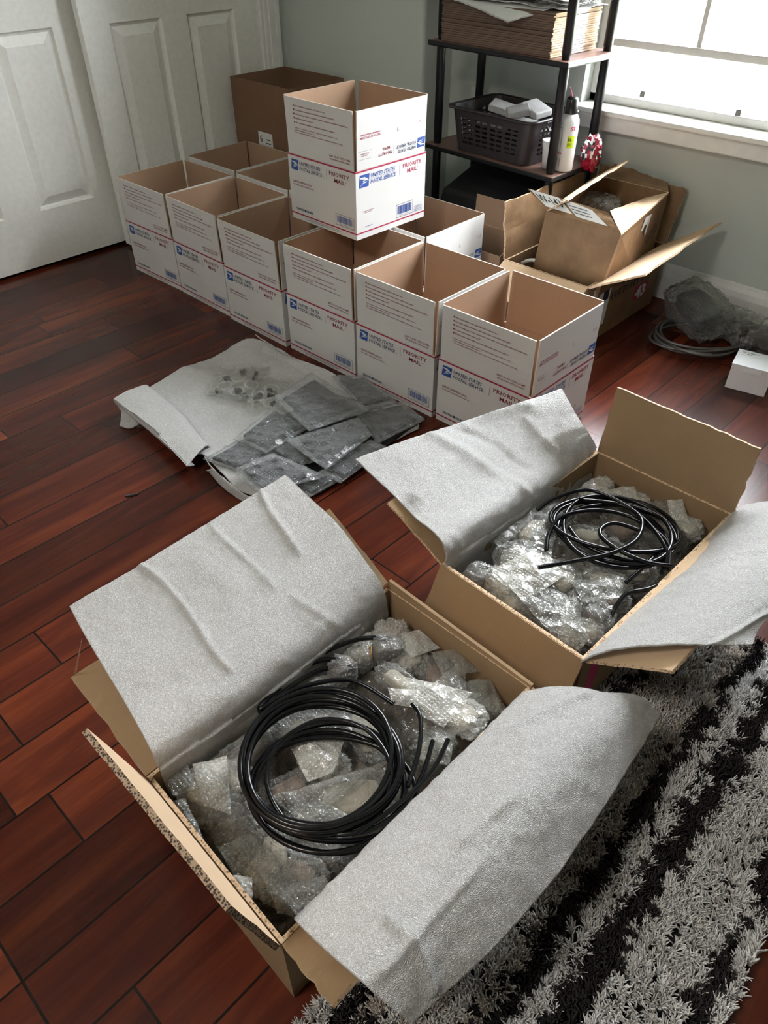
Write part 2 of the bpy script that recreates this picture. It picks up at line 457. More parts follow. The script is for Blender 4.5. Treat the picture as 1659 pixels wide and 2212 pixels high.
closet_door('door_2', .735, -3.005, .84)

# window: sill, frame, bars, panes
m = MB(); m.box(WX0 - .015, WX1 + .03, YB - .058, YB + .075, WZ0, WZ0 + .017); s_ = m.build('trim_3', M['trim'], bevel=.004); struct(s_)
struct(MB().box(WX0 - .005, WX1 + .02, YB - .040, YB, WZ0 - .05, WZ0).build('trim_4', M['trim'], bevel=.004))
win = empty('window_1'); struct(win)
m = MB(); yf0, yf1 = YB + .055, YB + .11
m.box(WX0, WX0 + .035, yf0, yf1, WZ0 + .017, WZ1); m.box(WX1 - .035, WX1, yf0, yf1, WZ0 + .017, WZ1)
m.box(WX0, WX1, yf0, yf1, WZ0 + .017, WZ0 + .045); m.box(WX0, WX1, yf0, yf1, WZ1 - .035, WZ1)
m.build('window_frame', M['vinyl'], win, bevel=.003)
m = MB(); m.box(WX0 + .03, WX1 - .03, yf0 + .005, yf0 + .035, .764, .788)
m.build('lower_rail', M['vinyl'], win, bevel=.003)
m = MB()
for x in (-1.175, -.82): m.box(x - .008, x + .008, yf0 + .018, yf0 + .026, .788, WZ1 - .03)
for zz in (1.12, 1.45): m.box(WX0 + .03, WX1 - .03, yf0 + .018, yf0 + .026, zz, zz + .016)
m.build('glazing_bars', M['vinyl'], win)
MB().box(WX0 + .03, WX1 - .03, yf0 + .028, yf0 + .032, WZ0 + .03, WZ1 - .03).build('pane', M['glass'], win)
for c in ((-1.32,2.69,0.6387), (-0.98,2.69,0.6315)):
    m = MB(); m.box(c[0] - .009, c[0] + .009, 2.680, 2.697, c[2] - .009, c[2] + .010)
    m.build('vent_latch', M['hose_grey'], win, bevel=.001)
# ground and shrubs outside
struct(MB().box(-12, 12, 2.95, 22, -.5, -.4).build('ground', M['lawn']))
rnd = random.Random(4)
for k, (x, y, s, lb) in enumerate([(-4.2, 7.5, .75, 'pale green shrub on the lawn outside, seen left of the window bar'), (-2.6, 8.2, .6, 'pale green shrub on the lawn outside, seen at the top right corner')]):
    m = MB()
    for i in range(700):
        a, e, q = rnd.uniform(0, 2*pi), rnd.uniform(-.4, 1.5), rnd.uniform(.6, 1)*s
        c = Vector((x + cos(a)*cos(e)*q, y + sin(a)*cos(e)*q, .1 + s*.5 + sin(e)*q))
        u = Vector((rnd.uniform(-1,1), rnd.uniform(-1,1), rnd.uniform(-1,1))).normalized()*.07; v = u.cross(Vector((rnd.random(), rnd.random(), 1))).normalized()*.035
        m.add([c-u, c+v, c+u, c-v], [(0,1,2,3)])
    m.tube([(x, y, -.4), (x, y, .1 + s*.5)], .05)
    tag(m.build('shrub', M['foliage']), lb, 'shrub')

# ------------------------------------------------------------------ text
_tc = {}
def glyphs(s, size, bold=0.0, shear=0.0):
    key = (s, size, bold, shear)
    if key in _tc: return _tc[key]
    cu = bpy.data.curves.new('t', 'FONT'); cu.body = s; cu.size = size; cu.offset = bold; cu.shear = shear
    cu.resolution_u = 1 if size < .012 else 2; cu.fill_mode = 'BOTH'
    o = bpy.data.objects.new('t', cu); COL.objects.link(o)
    dg = bpy.context.evaluated_depsgraph_get(); me = bpy.data.meshes.new_from_object(o.evaluated_get(dg))
    V = [tuple(v.co[:2]) for v in me.vertices]; F = [tuple(p.vertices) for p in me.polygons]
    bpy.data.objects.remove(o); bpy.data.meshes.remove(me); bpy.data.curves.remove(cu)
    _tc[key] = (V, F); return V, F

def put_text(m, s, u, v, w, frame, mi, h=None, bold=.018, shear=0, flip=False):
    """text whose left end is at u, baseline v, scaled to width w and cap height h"""
    V, F = glyphs(s, .01, bold*.01, shear)
    if not V: return
    x0 = min(p[0] for p in V); x1 = max(p[0] for p in V)
    sx = w / (x1 - x0)
    sy = sx if h is None else h / .0069
    out = []
    for (x, y) in V:
        a, b_ = (x - x0)*sx, y*sy
        if flip: a, b_ = w - a, (h or .0069*sx) - b_
        out.append(frame(u + a, v + b_))
    m.add(out, F, mi)
def put_rect(m, u0, v0, u1, v1, frame, mi): m.add([frame(u0, v0), frame(u1, v0), frame(u1, v1), frame(u0, v1)], [(0,1,2,3)], mi)
def put_poly(m, pts, frame, mi): m.add([frame(*p) for p in pts], [tuple(range(len(pts)))], mi)

def eagle(m, u, v, w, h, fr, fr2, blue, white, flip=False):
    def T(p):
        a, b_ = p
        if flip: a, b_ = 1 - a, 1 - b_
        return (u + a*w, v + b_*h)
    put_poly(m, [T(p) for p in [(0, 0), (.96, 0), (1.06, 1), (.12, 1)]], fr, blue)
    put_poly(m, [T(p) for p in [(.16, .80), (.58, .80), (.86, .64), (1.0, .46), (.92, .44), (.80, .50), (.62, .50), (.52, .62), (.14, .72)]], fr2, white)
    put_poly(m, [T(p) for p in [(.02, .03), (.46, .40), (.80, .42), (.74, .34), (.42, .30)]], fr2, white)
    put_poly(m, [T(p) for p in [(.36, .46), (.60, .46), (.52, .58)]], fr2, white)

# ------------------------------------------------------------------ white postal boxes
BW, BH, FH, T_ = .305, .1985, .157, .0038
WH, KR, ED, RD, BL, NV, MR = range(7)
BOXM = [M['white_card'], M['kraft_in'], M['box_edge'], M['red_ink'], M['blue_ink'], M['navy_ink'], M['maroon_ink']]

def front_panel(m, fr, fr2):
    L = BW
    put_rect(m, 0, BH - .0055, L, BH - .001, fr, RD); put_rect(m, 0, .0165, L, .0205, fr, RD)
    eagle(m, .013, .152, .034, .031, fr, fr2, BL, WH)
    put_text(m, 'UNITED STATES', .054, .1705, .098, fr, NV, .0095, bold=.02, shear=.25)
    put_rect(m, .054, .1672, .152, .1678, fr, NV)
    put_text(m, 'POSTAL SERVICE', .0525, .1550, .106, fr, NV, .0095, bold=.02, shear=.25)
    put_text(m, '®', .161, .1545, .004, fr, NV)
    put_rect(m, .1775, .152, .1785, .182, fr, NV)
    put_text(m, 'PRIORITY', .190, .1690, .088, fr, MR, .0115, bold=.015)
    put_text(m, 'MAIL', .212, .1515, .046, fr, MR, .0115, bold=.015); put_text(m, '®', .2600, .158, .004, fr, MR)
    put_text(m, 'LARGE SHIPPING BOX', .018, .1150, .088, fr, MR, .0062)
    put_text(m, 'FOR DOMESTIC AND INTERNATIONAL USE', .018, .1065, .096, fr, MR, .0036)
    put_text(m, 'TRACKED ■ INSURED', .024, .0310, .082, fr, NV, .0062, bold=.03)
    barcode(m, .212, .028, .082, .034, fr)
    put_text(m, 'For Domestic shipments, the maximum weight is 70 lbs. For international shipments, the maximum weight is 20 lbs.', .07, .0105, .165, fr, NV, .0026)
    put_text(m, 'Expected delivery date and insurance restrictions apply, see back of the box for details.', .075, .0060, .15, fr, NV, .0026)
def barcode(m, u, v, w, h, fr):
    b = .0012
    for r in ((u, v, u + w, v + b), (u, v + h - b, u + w, v + h), (u, v, u + b, v + h), (u + w - b, v, u + w, v + h)): put_rect(m, *r, fr, NV)
    rn = random.Random(3); x = u + .006
    while x < u + w - .008:
        q = rn.choice((.0008, .0012, .0019)); put_rect(m, x, v + .0095, x + q, v + h - .005, fr, BL); x += q + rn.choice((.0008, .0011, .0016))
    put_text(m, 'P S 0 0 0 0 1 0 0 0 0 7', u + .016, v + .0035, w - .032, fr, NV, .0032)
def front_flap(m, fr):
    W = BW; y = FH
    lines = ['■ Expected delivery date specified for domestic use.', '■ Domestic shipments include $100 of insurance (restrictions apply).*',
             '■ USPS Tracking® service included for domestic and many international destinations.', '■ Limited international insurance.**',
             '■ When used internationally, a customs declaration form is required.']
    ws = [.143, .182, .236, .090, .180]
    for i, (s, w_) in enumerate(zip(lines, ws)): put_text(m, s, .044, y - .022 - i*.0113, w_, fr, MR, .0040)
    l2 = ['*Insurance does not cover certain items. For details regarding claims exclusions see the', 'Domestic Mail Manual at http://pe.usps.com.',
          '** See International Mail Manual at http://pe.usps.com for availability and limitations of coverage.']
    for i, (s, w_) in enumerate(zip(l2, (.190, .094, .212))): put_text(m, s, .044, y - .0815 - i*.0065, w_, fr, MR, .0031)
    put_text(m, 'VISIT US AT USPS.COM®', .194, .0225, .092, fr, MR, .0062, bold=.01)
    put_text(m, 'ORDER FREE SUPPLIES ONLINE', .196, .0150, .086, fr, MR, .0038)
def side_panel(m, fr, fr2):
    L = BW
    put_rect(m, 0, BH - .0055, L, BH - .001, fr, RD); put_rect(m, 0, .0165, L, .0205, fr, RD)
    eagle(m, .012, .150, .042, .035, fr, fr2, BL, WH)
    put_text(m, 'UNITED STATES', .062, .1715, .104, fr, BL, .011, bold=.02, shear=.25)
    put_rect(m, .060, .1682, .166, .1688, fr, BL)
    put_text(m, 'POSTAL SERVICE', .060, .1545, .110, fr, BL, .011, bold=.02, shear=.25)
    put_rect(m, .1865, .152, .1875, .183, fr, BL)
    put_text(m, 'PRIORITY', .200, .1705, .084, fr, RD, .0115, bold=.015)
    put_text(m, 'MAIL', .220, .1530, .044, fr, RD, .0115, bold=.015)
    put_text(m, '®', .266, .160, .004, fr, RD)
    barcode(m, .172, .026, .078, .040, fr)
    for i, s in enumerate(('UNITED STATES POSTAL', 'SERVICE 475 LENFANT', 'PLAZA SW ROOM 1000', 'WASHINGTON DC 20260')): put_text(m, s, .256, .0415 - i*.005, .036, fr, BL, .0028)
    put_text(m, 'To schedule free Package Pickup,', .024, .079, .05, fr, MR, .0028)
    put_text(m, 'scan the QR code.', .034, .0745, .03, fr, MR, .0028)
    put_text(m, 'USPS.COM/PICKUP', .034, .0320, .034, fr, BL, .0028)
def side_flap(m, fr, fr2):
    eagle(m, .262, .018, .036, .028, fr, fr2, BL, WH, True)
    put_text(m, 'UNITED STATES', .176, .0185, .080, fr, NV, .0080, bold=.02, shear=.25, flip=True)
    put_rect(m, .174, .0298, .256, .0303, fr, NV)
    put_text(m, 'POSTAL SERVICE', .170, .0320, .086, fr, NV, .0080, bold=.02, shear=.25, flip=True)
    put_rect(m, .1585, .020, .1592, .045, fr, NV)
    put_text(m, 'PRIORITY', .092, .0240, .060, fr, MR, .0085, bold=.01, flip=True)
    put_text(m, 'MAIL', .108, .0375, .034, fr, MR, .0080, bold=.01, flip=True)
    put_text(m, 'VISIT US AT USPS.COM®', .018, .082, .084, fr, RD, .0062, bold=.01, flip=True)
    put_text(m, 'ORDER FREE SUPPLIES ONLINE', .022, .0905, .080, fr, RD, .0040, flip=True)
    for (a, b_, c, d) in ((.172, .080, .173, .092), (.172, .080, .182, .0808), (.283, .084, .284, .096), (.272, .084, .283, .0848)): put_rect(m, a, b_, c, d, fr, NV)
    put_text(m, 'PRESS', .262, .090, .014, fr, RD, .003, flip=True)
    put_rect(m, .012, .050, .064, .0505, fr, NV); put_rect(m, .012, .028, .064, .0285, fr, NV)
    put_text(m, 'FROM / SENDER', .020, .0415, .034, fr, MR, .0028, flip=True)
    put_text(m, 'UNITED STATES', .024, .0365, .026, fr, MR, .0028, flip=True)

def flap_mesh(side, ang):
    """flap in box coordinates for side 0:-y 1:+x 2:+y 3:-x, leaning out by ang degrees"""
    m = MB(); g = .0065; L = BW
    ang = max(ang, 0); ca, sa = cos(radians(ang)), sin(radians(ang))
    R = Matrix.Rotation(side * pi / 2, 4, 'Z')
    def P(u, v, d):   # u along the side, v up the flap, d depth inward
        y = -L/2 - v*sa + d*ca; zz = BH + v*ca + d*sa
        return R @ Vector((-L/2 + u, y, zz))
    nx = 1
    u0, u1 = g, L - g
    b = [P(u0, .0005, 0), P(u1, .0005, 0), P(u1, .0005, T_), P(u0, .0005, T_)]
    t = [P(u0, FH, 0), P(u1, FH, 0), P(u1, FH, T_), P(u0, FH, T_)]
    m.hexa(b, t, [ED, ED, WH, ED, KR, ED])
    fr = lambda u, v: P(u, v, -.0004); fr2 = lambda u, v: P(u, v, -.0007)
    if side == 0: front_flap(m, fr)
    if side == 1: side_flap(m, fr, fr2)
    return m

def postal_box(loc, rz, label, leans=(0, 0, 0, 0), base=None):
    """body and four raised flaps; mesh data of the body is shared"""
    root = empty('shipping_box', loc, rz, label, 'box', 'white mailing boxes standing open')
    if base is None:
        m = MB(); h = BW/2; t = T_
        o_ = [(-h,-h), (h,-h), (h,h), (-h,h)]; i_ = [(-h+t,-h+t), (h-t,-h+t), (h-t,h-t), (-h+t,h-t)]
        vs = [(x,y,0) for x,y in o_] + [(x,y,BH) for x,y in o_] + [(x,y,t) for x,y in i_] + [(x,y,BH) for x,y in i_]
        fs = []; mi = []
        for k in range(4):
            l = (k+1) % 4
            fs.append((k, l, 4+l, 4+k)); mi.append(WH)
            fs.append((8+l, 8+k, 12+k, 12+l)); mi.append(KR)
            fs.append((4+k, 4+l, 12+l, 12+k)); mi.append(KR)
        fs.append((3,2,1,0)); mi.append(WH); fs.append((8,9,10,11)); mi.append(KR)
        m.add(vs, fs, mi)
        for (P, fn) in ((lambda u, v: (-h+u, -h-.0004, v), 0), (lambda u, v: (h+.0004, -h+u, v), 1)):
            if fn == 0: front_panel(m, P, lambda u, v: (-h+u, -h-.0007, v))
            else: side_panel(m, P, lambda u, v: (h+.0007, -h+u, v))
        # inner seam tab and the slit at the glued corner
        m.box(-h+t, -h+t+.035, h-t-.0012, h-t-.0002, .01, BH-.01, KR)
        m.build('box_body', BOXM, root)
    else:
        b = base.copy(); COL.objects.link(b); b.parent = root
    for s in range(4): flap_mesh(s, leans[s]).build('flap', BOXM, root)
    return root
def place_box(cornerL, rz, label, leans, base=None, z=0.0):
    a = radians(rz); c = Vector((BW/2*cos(a) - BW/2*sin(a), BW/2*sin(a) + BW/2*cos(a), 0))
    return postal_box((cornerL[0] + c.x, cornerL[1] + c.y, z), a, label, leans, base)

b0 = place_box((-2.727, 1.417), 1.07, 'white mailing box with red stripes, farthest left of the front row beside the closet door', (1, 1, 1, 1))
body = [c for c in kids(b0) if c.name.startswith('box_body')][0]
place_box((-2.414, 1.421), -1.1, 'white mailing box with red stripes, second from the closet door in the front row', (1, 1, 1, .5), body)
place_box((-2.093, 1.407), -.45, 'white mailing box with red stripes, third from the closet door in the front row', (2, 1, 0, .5), body)
place_box((-1.770, 1.411), .46, 'white mailing box with red stripes in the front row, directly below the raised box', (1, .5, 2, .5), body)
place_box((-1.456, 1.414), .27, 'white mailing box with red stripes in the front row, behind the black wrapped plates', (1, .5, 1, .5), body)
place_box((-1.139, 1.420), .09, 'white mailing box at the right end of the front row, nearest the camera', (1, 0, 1.5, .5), body)
place_box((-2.765, 1.765), .5, 'white mailing box in the back row, nearest the closet door and the tall brown box', (1, 0, 0, 2), body)
place_box((-2.440, 1.752), 0, 'white mailing box in the back row, left of the raised box', (0, 0, 1, 1), body)
place_box((-2.112, 1.745), .4, 'white mailing box in the back row, mostly hidden behind the raised box', (0, 0, 0, 0), body)
place_box((-1.783, 1.745), 0, 'white mailing box in the back row at the right, in front of the black shelf', (0, 0, 0, 0), body)
place_box((-1.916, 1.583), -1.0, 'white mailing box with red stripes, raised on top of the other boxes', (1, 1, 2, 2.5), body, z=.3575)

# ------------------------------------------------------------------ brown cartons
def vlerp(a, b, t): return Vector(a).lerp(Vector(b), t)
def shell_quad(base, top, t, mats, name, parent, thick_mi=2, floor_z=.006):
    """open box shell from four base points and four top points (counter-clockwise from above)"""
    m = MB(); B = [Vector(p) for p in base]; Tt = [Vector(p) for p in top]
    cb = sum(B, Vector())/4; ct = sum(Tt, Vector())/4
    def inn(P, c):
        out = []
        for p in P:
            d = (c - p); d.z = 0; out.append(p + Vector((t if d.x > 0 else -t, t if d.y > 0 else -t, 0)))
        return out
    iB = [p + Vector((0,0,floor_z)) for p in inn(B, cb)]; iT = inn(Tt, ct)
    vs = B + Tt + iB + iT; fs = []; mi = []
    for k in range(4):
        l = (k+1) % 4
        fs += [(k, l, 4+l, 4+k), (8+l, 8+k, 12+k, 12+l), (4+k, 4+l, 12+l, 12+k)]; mi += [0, 1, thick_mi]
    fs += [(3,2,1,0), (8,9,10,11)]; mi += [0, 1]
    m.add(vs, fs, mi)
    return m
def flap_quad(ha, hb, fb, fa, t, seed=0, bend=.004, rag=.002, nu=18, nv=8):
    """flap sheet between hinge ha-hb and free edge fa-fb; material 0 = upper/inner face, 1 = under face, 2 = edge"""
    m = MB(); ha, hb, fa, fb = map(Vector, (ha, hb, fa, fb))
    n = (hb - ha).cross(fa - ha).normalized()
    if n.z < 0: n = -n
    top = []; bot = []
    for j in range(nv+1):
        v = j/nv
        for i in range(nu+1):
            u = i/nu
            p = (ha*(1-u) + hb*u)*(1-v) + (fa*(1-u) + fb*u)*v
            q = Vector((u*5 + seed*7.3, v*3, seed))
            p = p + n*(noise.noise(q)*bend*min(1, v*3))
            if j == nv: p += (fa-ha).normalized()*noise.noise(Vector((u*25, seed, 1)))*rag
            if i in (0, nu): p += (hb-ha).normalized()*noise.noise(Vector((v*9, seed, 4+i)))*rag
            top.append(p); bot.append(p - n*t)
    W_ = nu+1; N = len(top); fs = []; mi = []
    for j in range(nv):
        for i in range(nu):
            a = j*W_+i; fs.append((a, a+1, a+1+W_, a+W_)); mi.append(0)
            fs.append((N+a, N+a+W_, N+a+1+W_, N+a+1)); mi.append(1)
    for i in range(nu):
        for j in (0, nv):
            a = j*W_+i; fs.append((a, a+1, N+a+1, N+a)); mi.append(2)
    for j in range(nv):
        for i in (0, nu):
            a = j*W_+i; fs.append((a, a+W_, N+a+W_, N+a)); mi.append(2)
    m.add(top+bot, fs, mi); return m

CM = [M['kraft_out'], M['kraft_carton_in'], M['edge'], M['tape']]
FM = [M['kraft_carton_in'], M['kraft_out'], M['edge']]
FMl = [M['kraft_lit'], M['kraft_out'], M['edge']]
ZR = .2
# carton A (nearest)
A = [(-.640, .170), (-.326, .160), (-.322, .690), (-.645, .692)]
ca_ = empty('open_carton', (0, 0, 0), 0, 'large open brown carton nearest the camera, its thick left flap raised', 'box')
shell_quad([(x, y, 0) for x, y in A], [(x, y, ZR) for x, y in A], .006, CM, 'carton', ca_).build('carton_body', CM, ca_)
flap_quad((A[0][0]-.002, A[0][1], ZR), (A[3][0]-.002, A[3][1], ZR+.01), (-0.7951,0.69,0.3042), (-0.8713,0.18,0.2141), .006, 1, .003, .004).build('flap', FM, ca_)
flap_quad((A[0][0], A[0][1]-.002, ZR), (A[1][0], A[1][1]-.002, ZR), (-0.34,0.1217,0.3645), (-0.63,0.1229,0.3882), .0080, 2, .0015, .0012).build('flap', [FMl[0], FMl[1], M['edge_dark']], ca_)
flap_quad((A[1][0]+.001, A[1][1], ZR), (A[2][0]+.001, A[2][1], ZR), (-.205, .66, .232), (-0.2202,0.149,0.257), .006, 3, .003, .004).build('flap', FM, ca_)
flap_quad((A[3][0]+.004, A[3][1]+.003, ZR+.018), (A[2][0]-.004, A[2][1]+.003, ZR+.004), (-.328, .745, .085), (-.640, .745, .085), .006, 4, .003, .002).build('flap', FM, ca_)
m = MB(); m.hexa([(A[3][0], A[3][1]-.004, ZR), (A[2][0], A[2][1]-.004, ZR), (A[2][0], A[2][1]+.002, ZR), (A[3][0], A[3][1]+.002, ZR)],
                 [(A[3][0]+.003, A[3][1]-.003, ZR+.020), (A[2][0], A[2][1]-.003, ZR+.005), (A[2][0], A[2][1]+.003, ZR+.005), (A[3][0]+.003, A[3][1]+.003, ZR+.020)])
m.build('folded_rim', FM[0], ca_)
# strip of torn tape standing off the flap corner
p0, p1 = Vector((-0.874,0.185,0.2068)), Vector((-0.8012,0.2,0.3513))
m = MB(); m.add([p0 + Vector((0,-.002,0)), p0 + Vector((0,.004,0)), p1 + Vector((.0,.001,.0)), p1], [(0,1,2,3)])
m.build('torn_tape', M['clear_tape'], ca_)

# carton B
B = [(-.612, .806), (-.290, .795), (-.268, 1.333), (-.590, 1.335)]
cb_ = empty('open_carton', (0, 0, 0), 0, 'large open brown carton with its back flap upright and pink tape at the corner', 'box')
m = shell_quad([(x, y, 0) for x, y in B], [(x, y, ZR) for x, y in B], .006, CM, 'carton', cb_)
m.hexa([(-.2890, .830, .001), (-.2885, .830, .001), (-.2870, .862, .001), (-.2880, .862, .001)], [(-.2890, .830, ZR), (-.2882, .830, ZR), (-.2865, .862, ZR), (-.2880, .862, ZR)], 3)
m.build('carton_body', CM, cb_)
flap_quad((B[0][0], B[0][1]-.002, ZR), (B[1][0], B[1][1]-.002, ZR), (-.288, .735, .06), (-.615, .735, .07), .006, 5, .003, .002).build('flap', FM, cb_)
flap_quad((B[1][0], B[1][1], ZR), (B[2][0], B[2][1], ZR), (-.135, 1.32, .285), (-0.1574,0.8,0.2872), .006, 6, .004, .003).build('flap', [M['kraft_lit'], M['kraft_out'], M['edge']], cb_)
flap_quad((B[2][0], B[2][1], ZR), (B[3][0], B[3][1], ZR), (-0.59,1.36,0.357), (-0.2725,1.36,0.3494), .006, 7, .003, .003).build('flap', [M['kraft_out'], M['kraft_carton_in'], M['edge']], cb_)
flap_quad((B[3][0], B[3][1], ZR), (B[0][0], B[0][1], ZR), (-0.758,0.81,0.2675), (-.745, 1.31, .265), .006, 8, .004, .003).build('flap', FM, cb_)

# ------------------------------------------------------------------ foam sheets
def cat(P, t):
    n = len(P); i = min(int(t*(n-1)), n-2); f = t*(n-1) - i
    p0, p1, p2, p3 = P[max(i-1,0)], P[i], P[i+1], P[min(i+2,n-1)]
    return p1*1.0 + ((p2-p0)*f + (p0*2-p1*5+p2*4-p3)*f*f + (p1*3-p0-p2*3+p3)*f**3)*.5
def sheet(rows, nu, nv, seed, amp=.006, fr=7, t=.003, ridges=(), mats=None, fine=.0012):
    """rows: list of rows of points (same count); smooth surface through them, crumpled, with thickness"""
    R = [[Vector(p) for p in r] for r in rows]; m = MB()
    G = []
    for j in range(nv+1):
        v = j/nv
        line = [cat([R[a][b] for a in range(len(R))], v) for b in range(len(R[0]))]
        G.append([cat(line, i/nu) for i in range(nu+1)])
    top = []; bot = []
    for j in range(nv+1):
        for i in range(nu+1):
            p = G[j][i]
            du = G[j][min(i+1,nu)] - G[j][max(i-1,0)]; dv = G[min(j+1,nv)][i] - G[max(j-1,0)][i]
            n = du.cross(dv)
            n = n.normalized() if n.length > 1e-12 else Vector((0,0,1))
            if n.z < 0 and abs(n.z) > .02: n = -n
            u, v = i/nu, j/nv
            q = p*fr + Vector((seed*3.1, seed*1.7, 0))
            d = noise.fractal(q, .9, 2.1, 3)*amp + noise.noise(p*60 + Vector((seed,0,0)))*fine
            rg = abs(noise.noise(p*fr*1.4 + Vector((0, seed*5.5, 0)))); d += (max(0, .16 - rg)/.16)**2*amp*.25
            for (ua, va, ub, vb, w_, h_) in ridges:
                ax, ay = u-ua, v-va; bx, by = ub-ua, vb-va; L2 = bx*bx+by*by
                tt = max(0, min(1, (ax*bx+ay*by)/L2)); dd = math.hypot(ax-bx*tt, ay-by*tt)
                d += h_*math.exp(-(dd/w_)**2)*(1 if 0 < tt < 1 else .7)
            top.append(p + n*d); bot.append(p + n*(d - t))
    W_ = nu+1; N = len(top); fs = []
    for j in range(nv):
        for i in range(nu):
            a = j*W_+i; fs += [(a, a+1, a+1+W_, a+W_), (N+a, N+a+W_, N+a+1+W_, N+a+1)]
    for i in range(nu):
        for a in (i, nv*W_+i): fs.append((a, a+1, N+a+1, N+a))
    for j in range(nv):
        for a in (j*W_, j*W_+nu): fs.append((a, a+W_, N+a+W_, N+a))
    m.add(top+bot, fs, 0, True); return m

def foam(name, rows, label, nu=110, nv=70, seed=1, **k):
    o = sheet(rows, nu, nv, seed, **k).build(name, M['foam'])
    return tag(o, label, 'foam sheet')
# A, left sheet: rows run from inside the carton out over the flap (u follows the carton's long side)
foam('foam_sheet', [
    [(-.630, .190, .10), (-.630, .33, .10), (-.630, .50, .10), (-.630, .672, .10)],
    [(-.631, .188, .16), (-.630, .33, .16), (-.630, .50, .16), (-.631, .676, .16)],
    [(-0.636,0.1878,0.2583), (-.636, .34, .238), (-.636, .50, .234), (-0.636,0.666,0.23)],
    [(-0.7355,0.2048,0.262), (-.700, .34, .268), (-.70, .50, .276), (-0.6695,0.657,0.278)],
    [(-0.8145,0.2162,0.268), (-.80, .36, .282), (-.80, .51, .300), (-0.7406,0.6632,0.312)],
    [(-0.8916,0.2287,0.266), (-.885, .37, .284), (-.875, .52, .306), (-0.8263,0.669,0.326)],
    [(-0.9652,0.243,0.262), (-0.9423,0.3689,0.284), (-0.925,0.5399,0.305), (-0.9064,0.6807,0.33)]],
    'white foam sheet folded out over the left side of the nearest open carton', 150, 110, 1, amp=.0035, fr=6,
    ridges=((.34, 1, .36, .42, .012, .0042), (.84, 1, .80, .62, .010, .0045), (.61, .98, .66, .55, .012, .0028), (.69, .5, .76, .3, .014, .0028), (.2, .4, .3, .36, .03, .003), (.5, .8, .55, .6, .05, .003)))
# A, right sheet
foam('foam_sheet', [
    [(-.338, .20, .16), (-.336, .36, .16), (-.333, .52, .16), (-.332, .675, .16)],
    [(-0.332,0.1871,0.2144), (-0.329,0.3201,0.2147), (-0.327,0.4723,0.2135), (-0.325,0.6639,0.209)],
    [(-0.2698,0.1828,0.25), (-.275, .355, .254), (-.275, .53, .252), (-0.2763,0.697,0.238)],
    [(-0.2164,0.1805,0.285), (-.225, .37, .282), (-.225, .55, .272), (-0.2275,0.7318,0.24)],
    [(-0.1772,0.1871,0.275), (-.18, .38, .276), (-.18, .56, .260), (-0.1843,0.7757,0.225)],
    [(-0.1475,0.2004,0.235), (-0.1294,0.3346,0.225), (-0.1271,0.511,0.205), (-0.1464,0.8028,0.178)]],
    'white foam sheet folded out over the right side of the nearest open carton', 150, 90, 2, amp=.004, fr=8,
    ridges=((.72, .35, .95, .55, .03, .006), (.35, .6, .5, .65, .03, .006), (.05, .7, .3, .75, .03, .006), (.85, .2, .7, .5, .03, .004), (.15, .55, .12, .95, .012, .006)))
# B, left sheet
foam('foam_sheet', [
    [(-.600, .815, .10), (-.595, .97, .10), (-.59, 1.13, .10), (-.582, 1.32, .10)],
    [(-.603, .812, .16), (-.598, .97, .16), (-.592, 1.13, .16), (-.586, 1.322, .16)],
    [(-0.61,0.7997,0.2612), (-0.605,0.959,0.2472), (-0.6,1.1338,0.2328), (-0.594,1.3354,0.2031)],
    [(-0.6934,0.8227,0.256), (-.67, .96, .258), (-.66, 1.14, .266), (-0.5941,1.2673,0.288)],
    [(-0.7827,0.8321,0.276), (-.75, .97, .288), (-.73, 1.16, .300), (-0.6402,1.2801,0.315)],
    [(-0.883,0.8452,0.29), (-0.8303,0.9823,0.304), (-0.7645,1.1429,0.318), (-0.6924,1.3051,0.335)]],
    'white foam sheet folded out over the left side of the farther open carton', 130, 90, 3, amp=.004, fr=9,
    ridges=((.38, 1, .55, .35, .02, .005), (.5, .9, .62, .5, .02, -.005), (.1, .7, .35, .8, .03, .005), (.75, .8, .8, .5, .02, .004)))
# B, right sheet
foam('foam_sheet', [
    [(-.298, .815, .15), (-.293, .97, .15), (-.288, 1.13, .15), (-.284, 1.29, .15)],
    [(-0.29,0.7857,0.2106), (-0.284,0.9719,0.1932), (-0.278,1.1651,0.1862), (-0.272,1.3502,0.2008)],
    [(-0.2422,0.8049,0.262), (-.225, 1.00, .262), (-.22, 1.16, .262), (-.215, 1.345, .262)],
    [(-0.179,0.8336,0.298), (-.165, 1.01, .296), (-.16, 1.18, .292), (-.16, 1.36, .288)],
    [(-0.1321,0.8749,0.302), (-.12, 1.02, .300), (-.11, 1.19, .294), (-.105, 1.37, .288)],
    [(-0.0893,0.9289,0.29), (-0.0928,1.0023,0.286), (-.045, 1.12, .278), (-.03, 1.33, .272)]],
    'white foam sheet folded out over the right side of the farther open carton', 120, 80, 4, amp=.004, fr=7,
    ridges=((0, .8, .5, 1, .02, .005), (.5, .3, .7, .8, .03, .006)))

